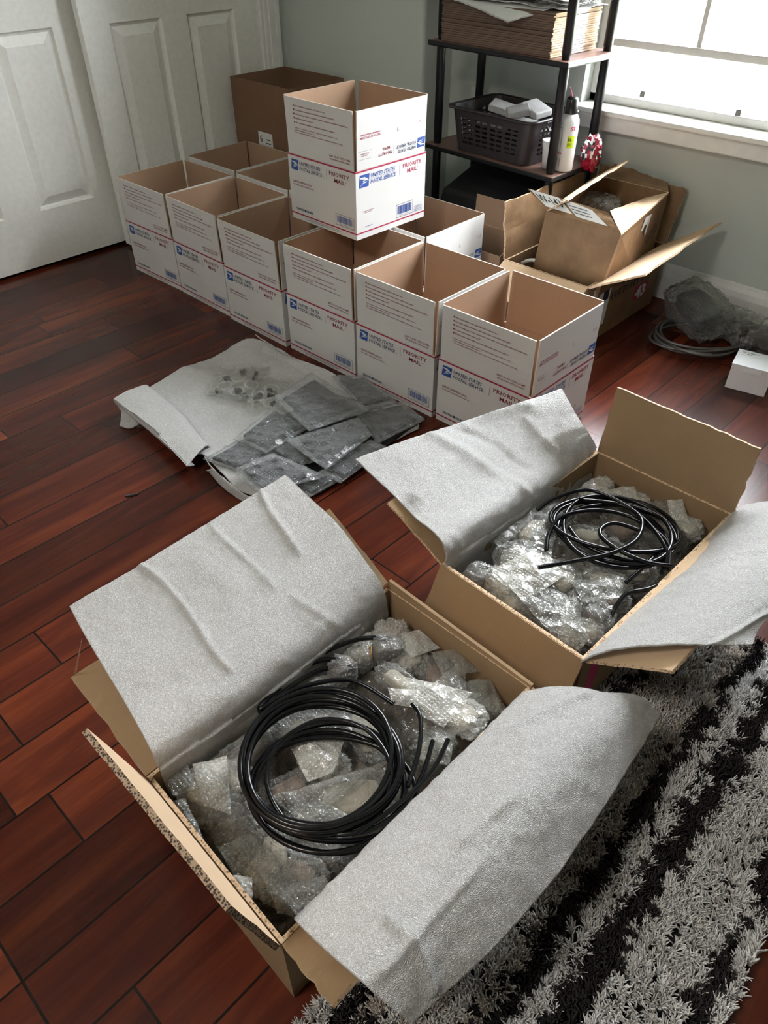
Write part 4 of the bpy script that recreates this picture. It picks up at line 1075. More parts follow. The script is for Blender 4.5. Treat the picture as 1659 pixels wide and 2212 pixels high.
# ------------------------------------------------------------------ wrapped black plates on the floor sheet
def pouch(q, seed, label, h=.014):
    P = [Vector(p) for p in q]; c = sum(P, Vector())/4
    o = empty('wrapped_plate', c, 0, label, 'parcel', None)
    n = 26; top = []; bot = []; fs = []
    loc = [p - c for p in P]
    def bil(u, v): return (loc[0]*(1-u) + loc[1]*u)*(1-v) + (loc[3]*(1-u) + loc[2]*u)*v
    for j in range(n+1):
        for i in range(n+1):
            u, v = i/n, j/n; e = min(1, min(u, 1-u, v, 1-v)/.16); e = e*e*(3-2*e)
            p = bil(u, v); d = noise.fractal((p + c)*22 + Vector((seed, 0, 0)), .8, 2.1, 3)*.0030 + (1 - abs(noise.noise((p + c)*16 + Vector((0, seed, 0)))))**6*.005
            top.append(p + Vector((0, 0, h*.6*e + d + .0012))); bot.append(p + Vector((0, 0, -h*.4*e + d*.4*e)))
    W_ = n+1; N = len(top)
    for j in range(n):
        for i in range(n):
            a = j*W_+i; fs += [(a, a+1, a+1+W_, a+W_), (N+a, N+a+W_, N+a+1+W_, N+a+1)]
    for i in range(n):
        for a in (i, n*W_+i): fs.append((a, a+1, N+a+1, N+a))
        for a in (i*W_, i*W_+n): fs.append((a, a+W_, N+a+W_, N+a))
    MB().add(top+bot, fs, 0, True).build('bubble_pouch', M['pouch'], o)
    k = [bil(.13, .13), bil(.87, .13), bil(.87, .87), bil(.13, .87)]
    MB().hexa([p + Vector((0, 0, -h*.22)) for p in k], [p + Vector((0, 0, h*.28)) for p in k]).build('black_plate', M['black_plate'], o)
    return o
PL = [
 ([(-1.4674,1.0873,0.075), (-1.5017,1.2674,0.07), (-1.2319,1.2425,0.068), (-1.2717,1.0488,0.075)], 'topmost wrapped black plate on the pile, its corner raised'),
 ([(-1.4869,1.33,0.04), (-1.4181,1.4001,0.038), (-1.2353,1.3617,0.038), (-1.2688,1.2534,0.045)], 'wrapped black plate at the back of the pile, touching the white boxes'),
 ([(-1.4255,0.9085,0.045), (-1.4731,1.0994,0.05), (-1.3118,1.0829,0.05), (-1.3064,0.927,0.05)], 'wrapped black plate on the left of the pile, under the topmost one'),
 ([(-1.3032,0.9881,0.062), (-1.2382,1.2026,0.058), (-1.1568,1.1708,0.055), (-1.1278,0.976,0.06)], 'wrapped black plate in the middle of the pile, right below the topmost one'),
 ([(-1.4286,0.8087,0.03), (-1.4275,0.9192,0.034), (-1.2935,0.9523,0.034), (-1.3101,0.8427,0.032)], 'wrapped black plate at the left end of the pile, beside the folded foam'),
 ([(-1.3088,0.824,0.052), (-1.2915,0.9383,0.05), (-1.1235,0.9725,0.045), (-1.1835,0.802,0.05)], 'wrapped black plate at the front of the pile, beside the nearest foam sheet tip'),
 ([(-1.3298,0.9429,0.036), (-1.3455,1.0636,0.036), (-1.1862,1.0541,0.034), (-1.2193,0.9525,0.034)], 'wrapped black plate mostly covered, between the front and middle plates'),
 ([(-1.2927,1.2375,0.034), (-1.2374,1.3842,0.03), (-1.1292,1.3599,0.026), (-1.142,1.1769,0.03)], 'wrapped black plate at the right end of the pile'),
 ([(-1.167,0.9857,0.028), (-1.171,1.1795,0.03), (-1.113,1.1883,0.026), (-1.0965,0.9928,0.024)], 'narrow strip of wrapped black plate at the lower right of the pile'),
 ([(-1.1893,0.8933,0.02), (-1.1715,1.0059,0.022), (-1.1113,1.0184,0.018), (-1.117,0.9088,0.018)], 'wrapped black plate lowest in the pile, near the floor'),
]
for k, (q, lb) in enumerate(PL): pouch(q, k*3.7, lb)
tag(MB().hexa([(-1.4358,0.8191,0.01), (-1.1185,0.9395,0.008), (-1.1494,1.3882,0.008), (-1.4645,1.2778,0.01)], [(-1.4353,0.8199,0.016), (-1.1184,0.9398,0.014), (-1.1499,1.3885,0.014), (-1.4649,1.2786,0.016)]).build('flat_panel', M['black_plate']),
    'black flat panel under the pile of wrapped plates', 'panel')

# two clear bags of black caps
def cap_bag(q, seed, n, label):
    P = [Vector(p) for p in q]; c = sum(P, Vector())/4; rn = random.Random(seed)
    o = empty('clear_bag', c, 0, label, 'bag')
    a, b_, c_, d = [p - c for p in P]; mid = Vector((0, 0, .016))
    sheet([[a, (a+b_)/2, b_], [(a+d)/2, mid, (b_+c_)/2], [d, (c_+d)/2, c_]], 36, 26, seed, amp=.006, fr=22, t=.0005, fine=.002).build('bag_film', M['poly'], o)
    for i in range(n):
        u, v = rn.uniform(.15, .85), rn.uniform(.2, .85); p = (a*(1-u)+b_*u)*(1-v) + (d*(1-u)+c_*u)*v
        p += Vector((0, 0, -.006)); ax = Vector((rn.uniform(-1,1), rn.uniform(-1,1), rn.uniform(.2,1))).normalized()*.006
        MB().tube([p-ax, p-ax*.2, p+ax], [.009, .0085, .0085], 14).build('black_cap', M['black_matte'], o)
cap_bag([(-1.7013,1.008,0.03), (-1.798,1.1458,0.03), (-1.6842,1.2538,0.03), (-1.5591,1.0789,0.03)], 3, 9, 'clear bag of small black caps, the left one on the floor foam sheet')
cap_bag([(-1.554,1.049,0.03), (-1.6665,1.1834,0.03), (-1.5498,1.271,0.03), (-1.4817,1.0936,0.03)], 8, 8, 'clear bag of small black caps, the right one partly under the plates')

# ------------------------------------------------------------------ brown boxes at the back
# tall plain brown box beside the closet
gb = empty('brown_box', (-2.70, 2.27, 0), 0, 'tall plain brown box with a white address label, beside the closet door', 'box')
gx0, gx1, gy0, gy1, gh = -2.885+2.70, -2.512+2.70, 2.105-2.27, 2.405-2.27, .578
GM = [M['kraft_brown'], M['kraft_brown'], M['edge'], M['label'], M['black_ink']]
m = shell_quad([(gx0,gy0,0),(gx1,gy0,0),(gx1,gy1,0),(gx0,gy1,0)], [(gx0,gy0,gh),(gx1,gy0,gh),(gx1,gy1,gh),(gx0,gy1,gh)], .005, GM, '', gb, 0); m.build('box_body', GM, gb)
m = MB(); lx0, lx1, lz0, lz1 = gx0+.155, gx0+.245, .245, .395; fy = gy0-.001
fr = lambda u, v: (lx0+u, fy-.0008, lz0+v)
m.box(lx0, lx1, fy, fy+.001, lz0, lz1, 0)
put_text(m, 'G', .008, .112, .016, fr, 1, .024, bold=.02)
for k in range(9): put_rect(m, .01 + (k % 2)*.006, .09-k*.009, .05+.03*((k*7) % 3)/2, .092-k*.009, fr, 1)
put_rect(m, .0, .098, .09, .099, fr, 1); put_rect(m, .048, .108, .08, .112, fr, 1); put_rect(m, .052, .122, .078, .126, fr, 1); put_rect(m, .01, .045, .02, .06, fr, 1)
m.build('address_label', [M['label'], M['black_ink']], gb)
flap_quad((gx1-.01, gy0-.001, .32), (gx1-.01, gy0-.001, .20), (gx1-.05, gy0-.02, .22), (gx1-.05, gy0-.02, .33), .002, 3, .002, .002, 6, 4).build('torn_label', [M['label']]*3, gb)

# worn carton against the window wall, and the smaller worn box inside it
WM = [M['kraft_worn'], M['kraft_worn'], M['edge'], M['label'], M['black_ink'], M['red_ink']]
C = [(-1.387, 2.056), (-1.062, 2.056), (-1.062, 2.565), (-1.387, 2.565)]
cc = empty('worn_carton', (-1.225, 2.31, 0), 0, 'worn open carton on the floor by the window wall, holding a smaller box', 'box')
off = Vector((-1.225, 2.31, 0)); CR = .222
S = lambda p: tuple(Vector(p) - off)
m = shell_quad([S((x, y, 0)) for x, y in C], [S((x, y, CR)) for x, y in C], .006, WM, '', cc)
# printing and label on the side facing the room (x = -1.062)
frc = lambda u, v: S((-1.0612, 2.056+u, v))
put_poly(m, [(.035, .055), (.150, .045), (.165, .190), (.045, .195)], frc, 3)
put_rect(m, .115, .135, .150, .175, lambda u, v: S((-1.0608, 2.056+u, v)), 4)
rn = random.Random(5)
for k in range(9):      # row of large printed characters, upside down
    u = .165 + k*.026
    for q in range(5):
        a, b_ = rn.uniform(0, .016), rn.uniform(0, .022)
        if q % 2: put_rect(m, u, .125 + b_, u+.019, .128 + b_, frc, 4)
        else: put_rect(m, u + a, .122, u + a + .003, .148, frc, 4)
for k in range(5): put_rect(m, .20 + k*.035, .165, .225 + k*.035, .168, frc, 4); put_rect(m, .205 + k*.035, .160, .208 + k*.035, .174, frc, 4)
frd = lambda u, v: S((-1.0606, 2.056+u, v)); fre = lambda u, v: S((-1.0602, 2.056+u, v))
put_rect(m, .345, .060, .440, .115, frd, 5)
put_text(m, '43', .352, .066, .078, fre, 3, .040, bold=.05)
ring = [(.43 + .022*cos(k*pi/8), .170 + .022*sin(k*pi/8)) for k in range(16)]; ring2 = [(.43 + .018*cos(k*pi/8), .170 + .018*sin(k*pi/8)) for k in range(16)]
for k in range(16): l = (k+1) % 16; put_poly(m, [ring[k], ring[l], ring2[l], ring2[k]], frc, 4)
put_poly(m, [(.418, .176), (.442, .176), (.430, .155)], frc, 4)
m.build('carton_body', WM, cc)
fw = [M['kraft_lit'], M['kraft_worn'], M['edge']]; fw2 = [M['kraft_worn'], M['kraft_worn'], M['edge']]
flap_quad(S((C[0][0], C[0][1], CR)), S((C[3][0], C[3][1], CR)), S((-1.4,2.6055,0.4021)), S((-1.4,2.0492,0.4088)), .006, 21, .006, .006).build('flap', [M['kraft_worn'], M['kraft_worn'], M['edge']], cc)
flap_quad(S((C[1][0], C[1][1], CR)), S((C[2][0], C[2][1], CR)), S((-0.8916,2.56,0.3415)), S((-0.8926,2.06,0.3127)), .006, 22, .004, .006).build('flap', fw, cc)
flap_quad(S((C[0][0], C[0][1]-.002, CR)), S((C[1][0], C[1][1]-.002, CR)), S((-1.065, 1.93, .15)), S((-1.392, 1.93, .15)), .006, 23, .005, .004).build('flap', [M['kraft_lit'], M['kraft_worn'], M['edge']], cc)
flap_quad(S((C[2][0], C[2][1], CR)), S((C[3][0], C[3][1], CR)), S((-1.387, 2.60, .42)), S((-1.05, 2.60, .40)), .006, 24, .006, .006).build('flap', fw2, cc)

dd = empty('worn_box', (-1.22, 2.33, .03), 0, 'smaller worn box with torn lit flaps, standing inside the worn carton', 'box')
off2 = Vector((-1.22, 2.33, .03)); S2 = lambda p: tuple(Vector(p) - off2)
Db = [(-1.335, 2.13, .03), (-1.085, 2.13, .03), (-1.088, 2.52, .03), (-1.355, 2.52, .03)]
FLc, FRc = (-1.2841,2.1075,0.395), (-1.006,2.0906,0.395)
BRc = (-1.0803,2.5333,0.4)
Dt = [FLc, FRc, BRc, (-1.355, 2.535, .40)]
m = shell_quad([S2(p) for p in Db], [S2(p) for p in Dt], .005, WM, '', dd)
# address label on the right side, and marker strokes
def onside(u, v, d=.0006):
    a, b_, c_, e = Vector(Db[1]), Vector(Db[2]), Vector(Dt[2]), Vector(Dt[1])
    p = (a*(1-u)+b_*u)*(1-v) + (e*(1-u)+c_*u)*v; return S2(p + Vector((d, 0, 0)))
m.add([onside(.50, .66), onside(.66, .64), onside(.68, .92), onside(.53, .94)], [(0,1,2,3)], 3)
m.add([onside(.56, .70, .001), onside(.62, .70, .001), onside(.63, .84, .001), onside(.57, .85, .001)], [(0,1,2,3)], 4)
for k in range(9):
    u = .42 + k*.06; m.add([onside(u, .42 + k*.03, .001), onside(u+.018, .43 + k*.03, .001), onside(u+.03, .56 + k*.03, .001), onside(u+.012, .56 + k*.03, .001)], [(0,1,2,3)], 4)
m.build('box_body', WM, dd)
# front flap with written labels, leaning up
fa, fb = (-1.3911,2.15,0.4313), (-1.081,2.13,0.4304)
fq = flap_quad(S2(FLc), S2(FRc), S2(fb), S2(fa), .005, 31, .003, .004)
def onflap(u, v, d=.0025):
    p = (Vector(FLc)*(1-u) + Vector(FRc)*u)*(1-v) + (Vector(fa)*(1-u) + Vector(fb)*u)*v
    n = (Vector(FRc)-Vector(FLc)).cross(Vector(fa)-Vector(FLc)).normalized()
    if n.y > 0: n = -n
    return S2(p + n*(d+.006))
fq.add([onflap(.06, .18), onflap(.42, .18), onflap(.40, .92), onflap(.02, .92)], [(0,1,2,3)], 3)
fq.add([onflap(.46, .12), onflap(.86, .12), onflap(.78, .78), onflap(.44, .92)], [(0,1,2,3)], 3)
put_text(fq, 'W-143', .05, .42, .32, lambda u, v: onflap(u, v, .0032), 4, .36)
for k in range(3): put_rect(fq, .47, .3+k*.16, .70, .34+k*.16, lambda u, v: onflap(u, v, .0032), 4)
fq.build('flap', [M['kraft_worn'], M['kraft_worn'], M['edge'], M['label'], M['black_ink']], dd)
flap_quad(S2(Dt[3]), S2(FLc), S2((-1.2168,2.1092,0.445)), S2((-1.2397,2.513,0.475)), .005, 32, .006, .006).build('flap', fw, dd)
flap_quad(S2(FRc), S2(BRc), S2((-1.1356,2.5027,0.38)), S2((-1.1714,2.3186,0.37)), .005, 33, .005, .006).build('flap', fw, dd)
flap_quad(S2(BRc), S2(Dt[3]), S2((-1.33, 2.60, .43)), S2((-1.12, 2.60, .41)), .005, 34, .006, .008).build('flap', fw2, dd)
# milky wrap seen inside the smaller box, clip and cable in the gap
parcel((-1.3049,2.458,0.33), .16, .14, .06, 30, 71, 'crumpled milky bubble wrap inside the smaller worn box', 'wrap_milky', None, group=None, name='bubble_wrap_bundle')
tag(MB().tube(smooth([(-1.3715,2.1417,0.19), (-1.3262,2.132,0.215), (-1.2557,2.1385,0.215), (-1.1683,2.1509,0.19), (-1.1894,2.271,0.12)], 10), .006, 10).build('cable', M['label']), 'pale grey cable arching inside the worn carton', 'cable')
m = MB(); p = Vector((-1.2074,2.2544,0.15)); rn = random.Random(2)
for k in range(7):
    q = p + Vector((rn.uniform(-.02,.02), rn.uniform(-.02,.02), rn.uniform(-.01,.02))); s = rn.uniform(.006, .014)
    m.box(q.x-s, q.x+s, q.y-s*.6, q.y+s*.6, q.z-s*.5, q.z+s*.5)
tag(m.build('plastic_clip', M['cap'], bevel=.002), 'black plastic clip at the bottom of the worn carton', 'clip')
# low brown box behind the back row
kb = empty('brown_box', (-1.555, 2.19, 0), 0, 'low open brown box behind the white boxes, left of the worn carton', 'box')
m = shell_quad([(-.11,-.08,0),(.11,-.08,0),(.11,.05,0),(-.11,.05,0)], [(-.11,-.08,.20),(.11,-.08,.20),(.11,.05,.24),(-.11,.05,.24)], .004, GM, '', kb); m.build('box_body', [M['kraft_in'], M['kraft_in'], M['edge']], kb)
flap_quad((-.11, .05, .24), (.11, .05, .24), (.11, .055, .335), (-.11, .055, .335), .004, 41, .002, .002).build('flap', [M['kraft_in']]*2 + [M['edge']], kb)

# ------------------------------------------------------------------ shelf unit
sh = empty('shelf_unit', (-1.68, 2.42, 0), 0, 'black metal and dark wood shelf unit in the corner by the window', 'shelf')
SO = Vector((-1.68, 2.42, 0))
shelf_c = [(-1.985, 2.315), (-1.380, 2.272), (-1.372, 2.565), (-1.965, 2.600)]
for zz in (.44, .774, 1.10, .09):
    m = MB(); m.hexa([tuple(Vector((x, y, zz-.018)) - SO) for x, y in shelf_c], [tuple(Vector((x, y, zz)) - SO) for x, y in shelf_c], [0, 1, 0, 0, 0, 0]); m.build('shelf_board', [M['black_paint'], M['walnut']], sh, bevel=.004)
for x, y in ((-1.945, 2.345), (-1.412, 2.308), (-1.402, 2.538), (-1.932, 2.568)):
    m = MB()
    for a, b_ in ((0, .09), (.09, .422), (.44, .756), (.774, 1.082), (1.10, 1.45)):
        m.tube([(x-SO.x, y-SO.y, a), (x-SO.x, y-SO.y, a+.012), (x-SO.x, y-SO.y, a+.014), (x-SO.x, y-SO.y, b_)], [.0135, .0135, .0155, .0155], 16)
    m.build('post', M['black_paint'], sh)
# basket on the lower shelf
def rrect(hx, hy, r, n=6):
    P = []
    for cx, cy, a0 in ((hx-r, hy-r, 0), (-hx+r, hy-r, pi/2), (-hx+r, -hy+r, pi), (hx-r, -hy+r, 3*pi/2)):
        for k in range(n+1): a = a0 + pi/2*k/n; P.append((cx + r*cos(a), cy + r*sin(a)))
    return P
bz = .442
bk = empty('basket', (-1.675, 2.43, bz), radians(-3), 'dark brown slotted plastic basket on the lower shelf', 'basket')
hx0, hy0, hx1, hy1, hb = .165, .115, .188, .135, .145
m = MB()
lay = [(0, hx0-.01, hy0-.01), (.012, hx0, hy0), (.085+.03, hx1-.006, hy1-.006), (hb-.01, hx1-.003, hy1-.003), (hb-.008, hx1+.008, hy1+.008), (hb, hx1+.009, hy1+.009), (hb, hx1-.001, hy1-.001), (.1, hx1-.009, hy1-.009), (.014, hx0-.005, hy0-.005)]
rings = []
for (zz, a, b_) in lay: rings.append([(x, y, zz) for x, y in rrect(a, b_, .035)])
n = len(rings[0])
# wall bands split so that slots stay open: build solid walls as vertical bars between slots
vs = sum(rings[3:7], []); fs = []
for j in range(3):
    for k in range(n): l = (k+1) % n; fs.append((j*n+k, j*n+l, (j+1)*n+l, (j+1)*n+k))
m.add(vs, fs, 0, True)
# band under the rim, bottom band and floor
def band(z0, z1, o0, o1, skip=None):
    def hx(z): t = z/hb; return hx0 + (hx1-.004-hx0)*t
    def hy(z): t = z/hb; return hy0 + (hy1-.004-hy0)*t
    A_ = rrect(hx(z0), hy(z0), .035); B_ = rrect(hx(z1), hy(z1), .035); Ai = rrect(hx(z0)-.003, hy(z0)-.003, .032); Bi = rrect(hx(z1)-.003, hy(z1)-.003, .032)
    for k in range(n):
        l = (k+1) % n
        if skip and skip(A_[k], A_[l]): continue
        m.add([(*A_[k], z0), (*A_[l], z0), (*B_[l], z1), (*B_[k], z1), (*Ai[k], z0), (*Ai[l], z0), (*Bi[l], z1), (*Bi[k], z1)],
              [(0,1,2,3), (5,4,7,6), (4,5,1,0), (3,2,6,7), (1,5,6,2), (0,3,7,4)], 0)
def seg_band(z0, z1, slots):
    """slots: list of intervals along each straight side to leave open"""
    def hx(z): return hx0 + (hx1-.004-hx0)*z/hb
    def hy(z): return hy0 + (hy1-.004-hy0)*z/hb
    for side in range(4):
        La0, Lb0 = (hx(z0)-.035, hy(z0)) if side % 2 == 0 else (hy(z0)-.035, hx(z0))
        La1, Lb1 = (hx(z1)-.035, hy(z1)) if side % 2 == 0 else (hy(z1)-.035, hx(z1))
        iv = slots if side % 2 == 0 else [(a, b_) for a, b_ in slots if abs(a) < .9 and abs(b_) < .9]
        cur = -1.0; keep = []
        for a, b_ in iv: keep.append((cur, a)); cur = b_
        keep.append((cur, 1.0)); R = Matrix.Rotation(side*pi/2, 4, 'Z')
        for a, b_ in keep:
            q = [(a*La0, -Lb0, z0), (b_*La0, -Lb0, z0), (b_*La1, -Lb1, z1), (a*La1, -Lb1, z1), (a*La0, -Lb0+.003, z0), (b_*La0, -Lb0+.003, z0), (b_*La1, -Lb1+.003, z1), (a*La1, -Lb1+.003, z1)]
            m.add([tuple(R @ Vector(p)) for p in q], [(0,1,2,3), (5,4,7,6), (4,5,1,0), (3,2,6,7), (1,5,6,2), (0,3,7,4)])
        # round corner piece
        cx0, cy0 = La0, -Lb0 + .035; cx1, cy1 = La1, -Lb1 + .035
        for k in range(6):
            a0, a1 = -pi/2 + pi/2*k/6, -pi/2 + pi/2*(k+1)/6
            q = [(cx0+.035*cos(a0), cy0+.035*sin(a0), z0), (cx0+.035*cos(a1), cy0+.035*sin(a1), z0), (cx1+.035*cos(a1), cy1+.035*sin(a1), z1), (cx1+.035*cos(a0), cy1+.035*sin(a0), z1)]
            q += [(cx0+.032*cos(a0), cy0+.032*sin(a0), z0), (cx0+.032*cos(a1), cy0+.032*sin(a1), z0), (cx1+.032*cos(a1), cy1+.032*sin(a1), z1), (cx1+.032*cos(a0), cy1+.032*sin(a0), z1)]
            m.add([tuple(R @ Vector(p)) for p in q], [(0,1,2,3), (5,4,7,6)], 0, True)
slots = []
for g in range(4):
    c0 = -.92 + g*.48; slots += [(c0, c0+.17), (c0+.21, c0+.38)]
seg_band(0.0, .026, [])
zz = .026
for r in range(6):
    seg_band(zz, zz+.008, slots); seg_band(zz+.008, zz+.0155, []); zz += .0155
seg_band(zz, hb-.002, [])
m.add([(x, y, .002) for x, y in rrect(hx0-.003, hy0-.003, .032)], [tuple(range(n))])
m.build('basket_body', M['basket'], bk)
for s in (-1, 1):
    mm = MB(); mm.tube([(s*(hx1+.002), -.05, .122), (s*(hx1+.008), -.045, .108), (s*(hx1+.008), .045, .108), (s*(hx1+.002), .05, .122)], .004, 8); mm.tube([(s*(hx1+.002), -.052, .134), (s*(hx1+.010), 0, .136), (s*(hx1+.002), .052, .134)], .004, 8)
    mm.build('handle', M['basket'], bk)
for k, (px, rz, ty, L, lb) in enumerate([((-1.72, 2.44, .575), 20, 12, .10, 'white foam block on the left in the basket'), ((-1.66, 2.46, .578), -35, -8, .11, 'white foam block at the back middle of the basket'),
        ((-1.585, 2.44, .592), -20, 10, .10, 'topmost white foam block, tilted, in the basket'), ((-1.63, 2.40, .585), 40, -15, .08, 'thin torn foam block in front in the basket'), ((-1.60, 2.44, .535), 5, 3, .16, 'large white foam block low in the basket'), ((-1.74, 2.42, .53), 0, 3, .12, 'white foam block low at the left of the basket')]):
    m = MB(); m.box(-L/2, L/2, -.035, .035, -.012, .012); o = m.build('foam_block', M['foam'], None, bevel=.005); o.location = px; o.rotation_euler = (radians(8), radians(ty), radians(rz))
    tag(o, lb, 'foam block', None)
# things beside the basket
cn = empty('spray_can', (-1.4038,2.3714,0.4425), 0, 'white spray can with black cap and lime patch on the lower shelf', 'can')
m = MB(); m.lathe([(0,0), (.030,0), (.0325,.003), (.0325,.150), (.031,.158), (.024,.170), (.018,.176), (0,.177)], n=32); m.build('can_body', M['can'], cn)
m = MB(); m.lathe([(.0200,.172), (.0215,.176), (.019,.215), (.014,.222), (0,.222)], n=24); m.box(-.006,.006,-.02,-.008,.205,.216); m.build('cap', M['cap'], cn)
def oncyl(a0, r=.0329): return lambda u, v: (r*sin(a0 + u/r), -r*cos(a0 + u/r), v)
m = MB(); f0 = oncyl(radians(-25))
put_text(m, 'ST', .040, .128, .018, f0, 1, .012, bold=.03)
for k in range(5): put_rect(m, .033+k*.0052, .075, .0382+k*.0052, .112, f0, 0)
f1 = oncyl(radians(-25), .0332); put_text(m, 'EL', .036, .097, .014, f1, 2, .008, bold=.02); put_text(m, 'DU', .036, .082, .014, f1, 2, .008, bold=.02)
for k in range(14): put_rect(m, -.006 + (k % 3)*.001, .070+k*.0035, .014, .0715+k*.0035, f0, 2)
for k in range(10): put_rect(m, .004, .014+k*.003, .018, .0157+k*.003, f0, 2)
for k in range(4): put_poly(m, [(-.004+k*.007 + .0028*cos(a*pi/4), .058 + .0028*sin(a*pi/4)) for a in range(8)], f0, 1)
put_rect(m, -.004, .130, .02, .1315, f0, 1); put_rect(m, 0, .134, .01, .137, f0, 2)
m.build('printed_label', [M['lime'], M['pink_ink'], M['black_ink']], cn)
cp = empty('straw', (0,0,0)); 
bpy.data.objects.remove(cp)
MB().tube([(.0, 0, .20), (-.004, -.006, .235), (-.010, -.012, .25)], .0012, 6).build('red_straw', M['pink_ink'], cn)
cu = empty('paper_cup', (-1.453,2.3545,0.4425), 0, 'white foam cup beside the basket, half behind the shelf post', 'cup')
m = MB(); m.lathe([(0,0), (.020,0), (.0285,.085), (.030,.088), (.0275,.088), (.019,.003), (0,.003)], n=24); m.build('cup_body', M['paper'], cu)
# crumpled red and black bag
m = MB(); lump(m, .055, .05, .10, 9, 40, 24, rough_=.5, fr=3.5); bg = m.build('crumpled_bag', [M['crimson'], M['black_ink'], M['paper']])
for p in bg.data.polygons:
    q = noise.noise(Vector(p.center)*70)
    p.material_index = 0 if q < .02 or p.center.z < -.02 else (1 if q < .22 else 2)
bg.location = tuple(Vector((-1.3681,2.435,0.4425)) + Vector((.012, .03, .045))); tag(bg, 'crumpled red, black and white bag beside the spray can', 'bag')
# stack of flattened boxes on the upper shelf
prn = random.Random(8)
nfl = 19; zz = .7755
ORD = 'first second third fourth fifth sixth seventh eighth ninth tenth eleventh twelfth thirteenth fourteenth fifteenth sixteenth seventeenth eighteenth nineteenth'.split()
for k in range(nfl):
    m = MB(); th = .0062; dx, dy = prn.uniform(-.003,.003), prn.uniform(-.003,.003)
    q = [(-1.925+dx, 2.318+dy), (-1.455+dx, 2.285+dy), (-1.445+dx, 2.535+dy), (-1.915+dx, 2.558+dy)]
    c = Vector((-1.685, 2.42, zz))
    bb = [Vector((x, y, zz)) - c for x, y in q]; tt = [Vector((x, y, zz+th-.0008)) - c for x, y in q]
    mi = [0, 0, 1, 2, 1, 1]  # right side takes the lit kraft, the rest the shaded one: painted light
    m.hexa(bb, tt, mi)
    o = m.build('flattened_box', [M['kraft_stack'], M['kraft_stack'], M['kraft_lit']]); o.location = c
    # white printed band on the right edge
    a, b_ = tt[1], tt[2]; v1, v2 = a.lerp(b_, .34), a.lerp(b_, .72)
    mw = MB(); e = Vector((.0006, 0, 0)); dz = Vector((0, 0, -th+.0012))
    tag(o, ('topmost flattened cardboard box of the stack on the upper shelf' if k == nfl-1 else 'bottom flattened cardboard box of the stack on the upper shelf' if k == 0 else 'flattened cardboard box, %s from the bottom of the stack on the upper shelf' % ORD[k]), 'flattened box', 'flattened boxes stacked on the upper shelf')
    mw.add([v1+e, v2+e, v2+e+dz, v1+e+dz], [(0,1,2,3)]); mw.build('white_printing', M['paper'], o)
    zz += th
# mailers on top
ml = [('topmost silvery white mailer on the stack of flattened boxes', .030, 0), ('second silvery white mailer, its corner showing left', .022, 3), ('white mailer with its corner folded down over the box edges', .014, -3), ('lowest white mailer against the flattened boxes', .007, 2)]
for k, (lb, dz, rz) in enumerate(ml):
    z0 = zz + dz
    if k == 2: rows = [[(-1.955, 2.300, z0), (-1.79, 2.270, z0-.012), (-1.60, 2.245, z0-.045)], [(-1.94, 2.42, z0), (-1.72, 2.41, z0), (-1.47, 2.35, z0)], [(-1.93, 2.54, z0), (-1.70, 2.54, z0), (-1.45, 2.52, z0)]]
    else:
        a = radians(rz); rows = [[(-1.69 + x*cos(a) - y*sin(a), 2.41 + x*sin(a) + y*cos(a), z0 + (.006 if x == 0 else 0)) for x in (-.255, 0, .265)] for y in (-.105, 0, .125)]
    o = sheet(rows, 40, 26, 60+k, amp=.005, fr=9, t=.0015, fine=.001).build('mailer', M['paper']); tag(o, lb, 'mailer')
m = MB(); lump(m, .14, .20, .035, 77, rough_=.6, fr=4); o = m.build('clear_film', M['wrap_milky']); o.location = (-1.50, 2.42, zz+.028); tag(o, 'crumpled clear plastic film at the right end of the flattened boxes', 'film')
# black case under the lower shelf
m = MB(); m.hexa([(-.24,-.14,0),(.24,-.14,0),(.24,.14,0),(-.24,.14,0)], [(-.22,-.10,.20),(.23,-.13,.22),(.23,.14,.29),(-.22,.14,.27)]); o = m.build('case', M['black_matte'], None, bevel=.012); o.location = (-1.67, 2.42, .092); tag(o, 'black soft case with a slanted top on the bottom shelf', 'case')
m = MB()
for k in range(5): m.tube(smooth([(-.03+k*.01, -.02, 0), (-.02+k*.012, .0, .03), (.02+k*.005, .01, .035), (.04, .03, .0)], 6), .004, 6)
o = m.build('cable_bundle', M['hose']); o.location = (-1.86, 2.23, .006); tag(o, 'black cable bundle on the floor beside the black case', 'cable')

# ------------------------------------------------------------------ right side floor items
g0 = (-0.7271,2.4233,0.02)
cr = (-.79, 2.39, .012)
coil('hose_coil', cr, [(cr[0], cr[1], .026, .150, .112, .9, 5.4, 31, .004, .007, 56, .019, .0, 2.0)], .0045, 'grey braided hose coil on the floor beside the worn carton', 'hose_grey')
parcel((-0.8515,2.4707,0.075), .27, .17, .12, -35, 81, 'large bubble wrapped dark item resting on the grey hose coil', 'wrap_floor', 'black_plate', tilt=(12, 8), group=None, rough_=.22)
parcel((-0.7218,2.4955,0.055), .16, .13, .09, -30, 83, 'bubble wrapped item between the large wrapped one and the clear bag', 'wrap_floor', 'dark_item', group=None, rough_=.24)
parcel((-0.6104,2.4501,0.06), .17, .14, .11, 20, 87, 'clear bag of dark parts at the right edge of the floor', 'poly', 'dark_item', group=None, rough_=.35, name='clear_bag')
sb = empty('small_box', (-.555, 2.235, 0), radians(12), 'small plain white box on the floor in front of the clear bag', 'box')
m = MB(); m.box(-.058, .058, -.052, .052, 0, .082); m.build('box_body', M['small_box'], sb, bevel=.0015)
m = MB(); m.box(-.059, .059, -.0535, .053, .082, .0845); m.box(-.02, .03, -.0545, -.0535, .066, .0845); m.build('lid', M['can'], sb)
